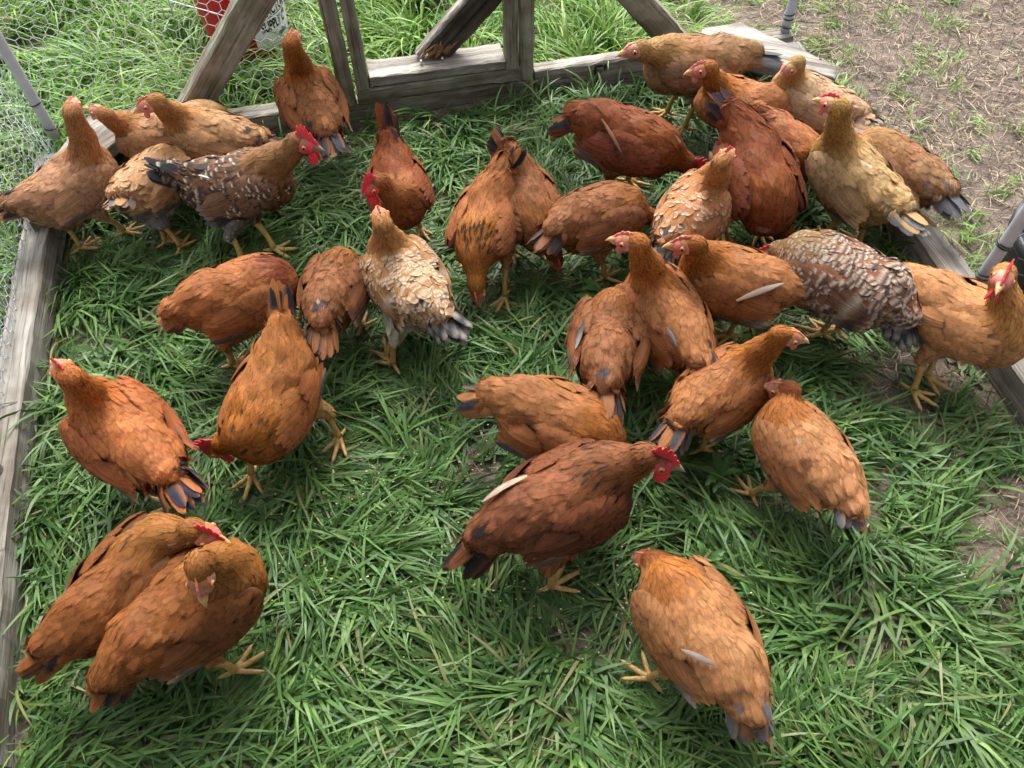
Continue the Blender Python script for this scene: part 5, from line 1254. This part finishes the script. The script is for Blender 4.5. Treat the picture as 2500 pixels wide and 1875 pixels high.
        lg = np_mesh('leg', Vl, Fl, np.tile(sc_, (len(Vl), 1)) * (0.92 + 0.08 * np.sin(Vl[:, 2:3] * 1400)), M_HORN, root)
        mb = MB()
        turn = rg.normal(0, 8) + sgn * 6
        for ang, Lt, r0 in ((-38, 0.050, 0.0056), (0, 0.062, 0.0060), (36, 0.050, 0.0056), (172, 0.026, 0.0048)):
            aa = math.radians(ang + turn + rg.normal(0, 4))
            dr = np.array([math.cos(aa), math.sin(aa), 0])
            tq = np.linspace(0, 1, 12)
            zz = np.interp(tq, [0, 0.12, 0.35, 0.8, 0.9, 1.0], [0.016, 0.013, 0.008, 0.0065, 0.007, 0.002])
            zz = zz + 0.0018 * np.abs(np.sin(tq * 9))
            Pt = np.array([ank[0], ank[1], 0]) + dr * (tq * (Lt + 0.010))[:, None] + np.array([0, 0, 1.0]) * (zz + f[2] - 0.004)[:, None]
            rt = r0 * np.interp(tq, [0, 0.15, 0.8, 0.84, 1], [1.2, 1.0, 0.72, 0.48, 0.1]) * (1 + 0.10 * np.abs(np.sin(tq * 10)))
            Vt2, Ft2 = tube(Pt, rt, 8)
            ct2 = np.tile(sc_, (len(Vt2), 1)); ct2[8 * 10:] = np.array((0.24, 0.17, 0.10))
            mb.add(Vt2, Ft2, ct2)
        mb.build('foot', M_HORN, lg)
    # ---- stray or conspicuous single feathers
    for (p0, p1, wd, colf, colt, bow) in extra:
        p0, p1 = np.array(p0), np.array(p1)
        def surf(q):
            q = q[None]
            for _ in range(4):
                e_ = field(q)
                for k in (0, 1):
                    e_ = np.minimum(e_, sd_ell(q, wc[k], wrad + 0.010, WR[k]))
                q = q - (e_ - 0.010)[:, None] * grad(q)
            return q[0]
        o0 = surf(p0); p1 = o0 + (p1 - p0) if bow > 0.011 else surf(p1); p0 = o0
        d = unit(p1 - p0)
        up = unit(np.array([0, 0, 1.0]) - d * d[2]); sd = np.cross(up, d)
        SPx = p0 + (p1 - p0) * FU[:, None] + up * (bow * np.sin(np.pi * FU))[:, None]
        sv = unit(sd * 0.9 + up * 0.45)
        Vx, Fx = feathers(SPx[None], np.repeat(sv[None, None], NR, 1), np.repeat(np.cross(d, sv)[None, None], NR, 1), np.array([wd]), np.array([0.35, 0.8, 1.0, 0.95, 0.75, 0.4, 0.06]), 0.15)
        colf, colt = np.array(colf) * 0.75, np.array(colt) * 0.75
        cx_ = np.array(colf)[None] * (1 - FU[:, None] ** 2) + np.array(colt)[None] * FU[:, None] ** 2
        cx_ = np.repeat(cx_[:, None], 3, 1); cx_[:, 0] *= 0.55; cx_[4:, 0] *= 0.35
        np_mesh('stray_feather', Vx, [Fx], cx_.reshape(-1, 3), M_FEATHER, root, fuv=feather_uv(1, rg, 0.7))
    return root

for _b in BIRDS: make_chicken(*_b)

# ================================================================== grass
def blades(x, y, az, L, W, e0, e1, pw, col, zmax=None, seg=6, twist=0.3, rg=rng, droop=None):
    n = len(x)
    s = (np.arange(seg + 1) / seg)
    e = e0[:, None] + (e1 - e0)[:, None] * s[None] ** pw[:, None]
    a = az[:, None] + twist * rg.standard_normal(n)[:, None] * s[None]
    ds = (L / seg)[:, None]
    em = 0.5 * (e[:, 1:] + e[:, :-1]); am = 0.5 * (a[:, 1:] + a[:, :-1])
    dx = np.concatenate([np.zeros((n, 1)), np.cumsum(np.cos(em) * np.cos(am) * ds, 1)], 1)
    dy = np.concatenate([np.zeros((n, 1)), np.cumsum(np.cos(em) * np.sin(am) * ds, 1)], 1)
    dz = np.concatenate([np.zeros((n, 1)), np.cumsum(np.sin(em) * ds, 1)], 1)
    X, Y = x[:, None] + dx, y[:, None] + dy
    Z = dz
    if zmax is not None: Z = zmax[:, None] * np.tanh(Z / zmax[:, None])
    g = ground_z(X, Y)
    Z = np.maximum(Z, 0.004 + 0.012 * rg.random((n, 1))) + g
    Pn = np.stack([X, Y, Z], -1)
    roll = 0.5 * rg.standard_normal(n)
    sx = np.stack([-np.sin(a) , np.cos(a), 0 * a], -1) * np.cos(roll)[:, None, None] + np.array([0, 0, 1.0]) * np.sin(roll)[:, None, None]
    prof = np.array([0.75, 1.0, 0.98, 0.9, 0.72, 0.45, 0.04]) if seg == 6 else np.interp(s, [0, .2, .6, .85, 1], [.75, 1, .9, .5, .04])
    w = W[:, None] * prof[None]
    V = np.stack([Pn - sx * w[..., None], Pn + sx * w[..., None]], 2).reshape(-1, 3)
    b = (np.arange(n) * (seg + 1) * 2)[:, None]
    F = np.concatenate([b + np.array([2 * k, 2 * k + 1, 2 * k + 3, 2 * k + 2]) for k in range(seg)])
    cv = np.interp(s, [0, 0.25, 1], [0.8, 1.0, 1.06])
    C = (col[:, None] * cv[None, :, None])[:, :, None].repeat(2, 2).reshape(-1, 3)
    return V, F, C

def in_timber(x, y):
    m = (np.abs(x + 1.031 - LEFT_BOW(y)) < 0.045) & (y > 0.5) & (y < 2.36)
    m |= (np.abs(x - 1.506) < 0.043) & (y > 0.2) & (y < 2.36)
    m |= (np.abs(y - 2.425) < 0.05) & (x > -1.05) & (x < 1.56)
    m |= np.hypot(x - BX, y - BY) < 0.145
    m |= np.hypot(x - 1.785, y - 1.135) < 0.19
    return m
INSIDE = lambda x, y: (x > -0.99 + LEFT_BOW(y)) & (x < 1.468) & (y < 2.39)
feet_a = np.array(FEET); bod_a = np.array([(b_[0], b_[1]) for b_ in BODIES]); bod_r = np.array([b_[2] for b_ in BODIES])

def palette(n, kind, rg):
    r = rg.random(n)[:, None]
    if kind == 'pen':
        A_, B_, C_ = np.array((0.028, 0.076, 0.018)), np.array((0.066, 0.146, 0.036)), np.array((0.150, 0.250, 0.062))
    else:
        A_, B_, C_ = np.array((0.085, 0.200, 0.028)), np.array((0.140, 0.275, 0.050)), np.array((0.230, 0.350, 0.065))
    c = np.where(r < 0.5, A_ + (B_ - A_) * r * 2, B_ + (C_ - B_) * (r - 0.5) * 2)
    dead = rg.random((n, 1)) < 0.035
    c = np.where(dead, np.array((0.26, 0.21, 0.11)), c)
    return c * (1 + 0.14 * rg.standard_normal((n, 1))) * (1 + 0.05 * rg.standard_normal((n, 3)))

def field_of_grass(x0, x1, y0, y1, ntuft, per, kind, Lr, Wr, dens, seed, tall):
    rg = np.random.default_rng(seed)
    tx, ty = rg.uniform(x0, x1, ntuft), rg.uniform(y0, y1, ntuft)
    d = dens(tx, ty)
    k = (rg.random(ntuft) < d); tx, ty, d = tx[k], ty[k], d[k]
    nt = len(tx)
    taz = 2 * np.pi * (vnoise(tx * 1.7, ty * 1.7, 11) * 1.3 + vnoise(tx * 5, ty * 5, 12) * 0.5) + 0.5 * rg.standard_normal(nt)
    tL = rg.uniform(*Lr, nt) * (0.75 + 0.5 * vnoise(tx * 3, ty * 3, 13)) * (0.6 + 0.4 * d)
    tup = rg.random(nt) ** 2
    tc_ = palette(nt, kind, rg)
    ti = np.repeat(np.arange(nt), per); n = len(ti)
    x = tx[ti] + rg.normal(0, 0.016, n); y = ty[ti] + rg.normal(0, 0.016, n)
    az = taz[ti] + rg.normal(0, 0.55, n) * np.where(rg.random(n) < 0.2, 3, 1)
    L = tL[ti] * rg.uniform(0.45, 1.15, n); W = rg.uniform(*Wr, n) * 0.5
    e0 = np.radians((28 if not tall else 48) + 42 * tup[ti] + 12 * rg.standard_normal(n))
    e1 = np.radians(rg.normal(-22 if not tall else -30, 22, n) + 25 * tup[ti])
    pw = rg.uniform(0.5, 1.3, n)
    col = 0.45 * tc_[ti] + 0.55 * palette(n, kind, rg)
    ok = ~in_timber(x, y)
    x, y, az, L, W, e0, e1, pw, col = (q[ok] for q in (x, y, az, L, W, e0, e1, pw, col))
    zmax = np.where(INSIDE(x, y), 0.075, 0.30)
    mx, my = x + 0.45 * L * np.cos(az), y + 0.45 * L * np.sin(az)
    df = np.minimum(np.hypot(mx[:, None] - feet_a[None, :, 0], my[:, None] - feet_a[None, :, 1]).min(1), np.hypot(x[:, None] - feet_a[None, :, 0], y[:, None] - feet_a[None, :, 1]).min(1))
    db = (np.hypot(mx[:, None] - bod_a[None, :, 0], my[:, None] - bod_a[None, :, 1]) / bod_r[None]).min(1)
    zmax = np.where(db < 1.15, np.minimum(zmax, 0.045), zmax)
    zmax = np.where(df < 0.075, np.minimum(zmax, 0.014), zmax)
    ex = x + 0.8 * L * np.cos(az); cross = INSIDE(x, y) != INSIDE(ex, y + 0.8 * L * np.sin(az))
    cr_ok = ~cross | (rg.random(len(x)) < 0.12)
    zmax = np.where(cross, 0.16, zmax)
    q = cr_ok
    # blades that lean over a timber must rise over it
    e0 = np.where(cross, np.radians(75), e0); e1 = np.where(cross, np.radians(5), e1)
    return blades(x[q], y[q], az[q], L[q], W[q], e0[q], e1[q], pw[q], col[q], zmax[q], rg=rg)

dens_in = lambda x, y: np.clip(1.0 - 0.95 * bare(x, y), 0.02, 1) * INSIDE(x, y)
dens_out = lambda x, y: np.clip(1.0 - 1.0 * bare(x, y), 0.16, 1) * ~INSIDE(x, y)
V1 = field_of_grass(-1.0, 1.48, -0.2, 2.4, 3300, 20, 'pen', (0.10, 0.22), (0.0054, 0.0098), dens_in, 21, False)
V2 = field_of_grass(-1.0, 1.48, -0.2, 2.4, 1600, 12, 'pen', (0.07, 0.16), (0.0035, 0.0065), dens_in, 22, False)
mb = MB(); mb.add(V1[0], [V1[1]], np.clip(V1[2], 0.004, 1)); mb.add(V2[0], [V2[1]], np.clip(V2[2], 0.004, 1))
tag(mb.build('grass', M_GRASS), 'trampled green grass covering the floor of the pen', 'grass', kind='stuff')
V1 = field_of_grass(-2.6, 1.3, 2.3, 5.2, 2700, 20, 'out', (0.16, 0.32), (0.0045, 0.009), dens_out, 31, True)
V2 = field_of_grass(-2.6, -0.85, 0.3, 2.6, 950, 20, 'out', (0.12, 0.24), (0.004, 0.008), dens_out, 32, True)
V3 = field_of_grass(1.2, 4.2, 0.2, 4.6, 3400, 9, 'out', (0.06, 0.15), (0.0035, 0.007), dens_out, 33, True)
mb = MB()
for v in (V1, V2, V3): mb.add(v[0], [v[1]], np.clip(v[2], 0.004, 1))
tag(mb.build('meadow_grass', M_GRASS), 'lush brighter grass growing outside the pen', 'grass', kind='stuff')

# dry stalks, thatch and straw bits
def straw(n, x0, x1, y0, y1, dens, seed, zs=0.02, Lr=(0.02, 0.08)):
    rg = np.random.default_rng(seed)
    x, y = rg.uniform(x0, x1, n), rg.uniform(y0, y1, n)
    k = (rg.random(n) < dens(x, y)) & ~in_timber(x, y); x, y = x[k], y[k]; n = len(x)
    c = np.array((0.34, 0.27, 0.19)) * rg.uniform(0.25, 1.3, (n, 1)) * (1 + 0.06 * rg.standard_normal((n, 3)))
    gr = rg.random(n) < 0.25; c[gr] = c[gr] * [0.6, 0.62, 0.7]
    L = rg.uniform(*Lr, n)
    V, F, C = blades(x, y, rg.uniform(0, 2 * np.pi, n), L, rg.uniform(0.0008, 0.002, n), np.radians(rg.normal(12, 16, n)), np.radians(rg.normal(-6, 14, n)), np.ones(n), c, seg=3, twist=0.7, rg=rg)
    return V, F, C
mb = MB()
for v in (straw(14000, -1.0, 1.47, -0.2, 2.4, lambda x, y: (0.18 + 0.82 * bare(x, y)) * INSIDE(x, y), 41),
          straw(48000, 1.0, 4.0, 1.0, 4.4, lambda x, y: (0.12 + 0.88 * bare(x, y)) * ~INSIDE(x, y), 42, Lr=(0.02, 0.09)),
          straw(2500, -2.4, 1.3, 2.4, 4.5, lambda x, y: 0.5 * ~INSIDE(x, y), 43)):
    mb.add(v[0], [v[1]], np.clip(v[2], 0.004, 1))
tag(mb.build('dry_stalks', M_STRAW), 'dry stalks and straw bits littering the bare soil', 'straw', kind='stuff')

# a few broad-leaved weeds among the grass
def weed(x, y, s, seed, label):
    rg = np.random.default_rng(seed)
    mb = MB()
    for k in range(rg.integers(5, 8)):
        a = rg.uniform(0, 2 * np.pi); L = s * rg.uniform(0.7, 1.2); n = 9
        tq = np.linspace(0, 1, n)
        r_ = L * tq; z = 0.035 + 0.05 * s / 0.1 * np.sin(tq * 2.2) * rg.uniform(0.5, 1.1)
        w = L * 0.17 * np.sin(np.pi * np.clip(tq * 0.93 + 0.05, 0, 1)) * (1 + 0.35 * np.sin(tq * 24))
        c_, s_ = math.cos(a), math.sin(a)
        P_ = np.stack([x + r_ * c_, y + r_ * s_, z], 1); sd = np.array([-s_, c_, 0.0])
        V = np.stack([P_ - sd * w[:, None] + [0, 0, 0.004], P_, P_ + sd * w[:, None] + [0, 0, 0.004]], 1).reshape(-1, 3)
        i, j = np.meshgrid(np.arange(n - 1), np.arange(2), indexing='ij')
        mb.add(V, [np.stack([i * 3 + j, i * 3 + j + 1, (i + 1) * 3 + j + 1, (i + 1) * 3 + j], -1).reshape(-1, 4)], np.array((0.065, 0.15, 0.035)) * rg.uniform(0.8, 1.25))
    tag(mb.build('weed', M_GRASS), label, 'weed', 'broad leaved weeds in the grass')
weed(0.55, 0.60, 0.05, 1, 'broad leaved weed in the grass right of the dark red rooster')
weed(-0.95, 0.98, 0.05, 2, 'small bright leaf weed beside the left timber')
weed(0.66, 0.80, 0.06, 3, 'small leafy weed below the orange hen facing right')
weed(0.55, 1.42, 0.07, 4, 'leafy weed beside the hen with the white wing feather')
weed(1.25, 0.10, 0.06, 5, 'small leafy weed at the lower right in the grass')
# scattered feed grain
rg = np.random.default_rng(77); mb = MB()
for k in range(520):
    cxy = ((0.1, 0.66), (0.35, 0.62), (-0.2, 1.0), (-0.28, 0.78), (0.05, 0.95))[k % 5]
    x, y = rg.normal(cxy[0], 0.13), rg.normal(cxy[1], 0.1)
    Vv, Ff, _ = ellipsoid((x, y, 0.016 + 0.03 * rg.random()), np.eye(3), np.array((0.0026, 0.0019, 0.0016)) * rg.uniform(0.6, 1.3), 6, 4)
    mb.add(Vv, Ff, np.array((0.58, 0.47, 0.28)) * rg.uniform(0.6, 1.2))
tag(mb.build('feed_grain', M_STRAW), 'pale crumbs of feed grain scattered in the grass', 'feed', kind='stuff')
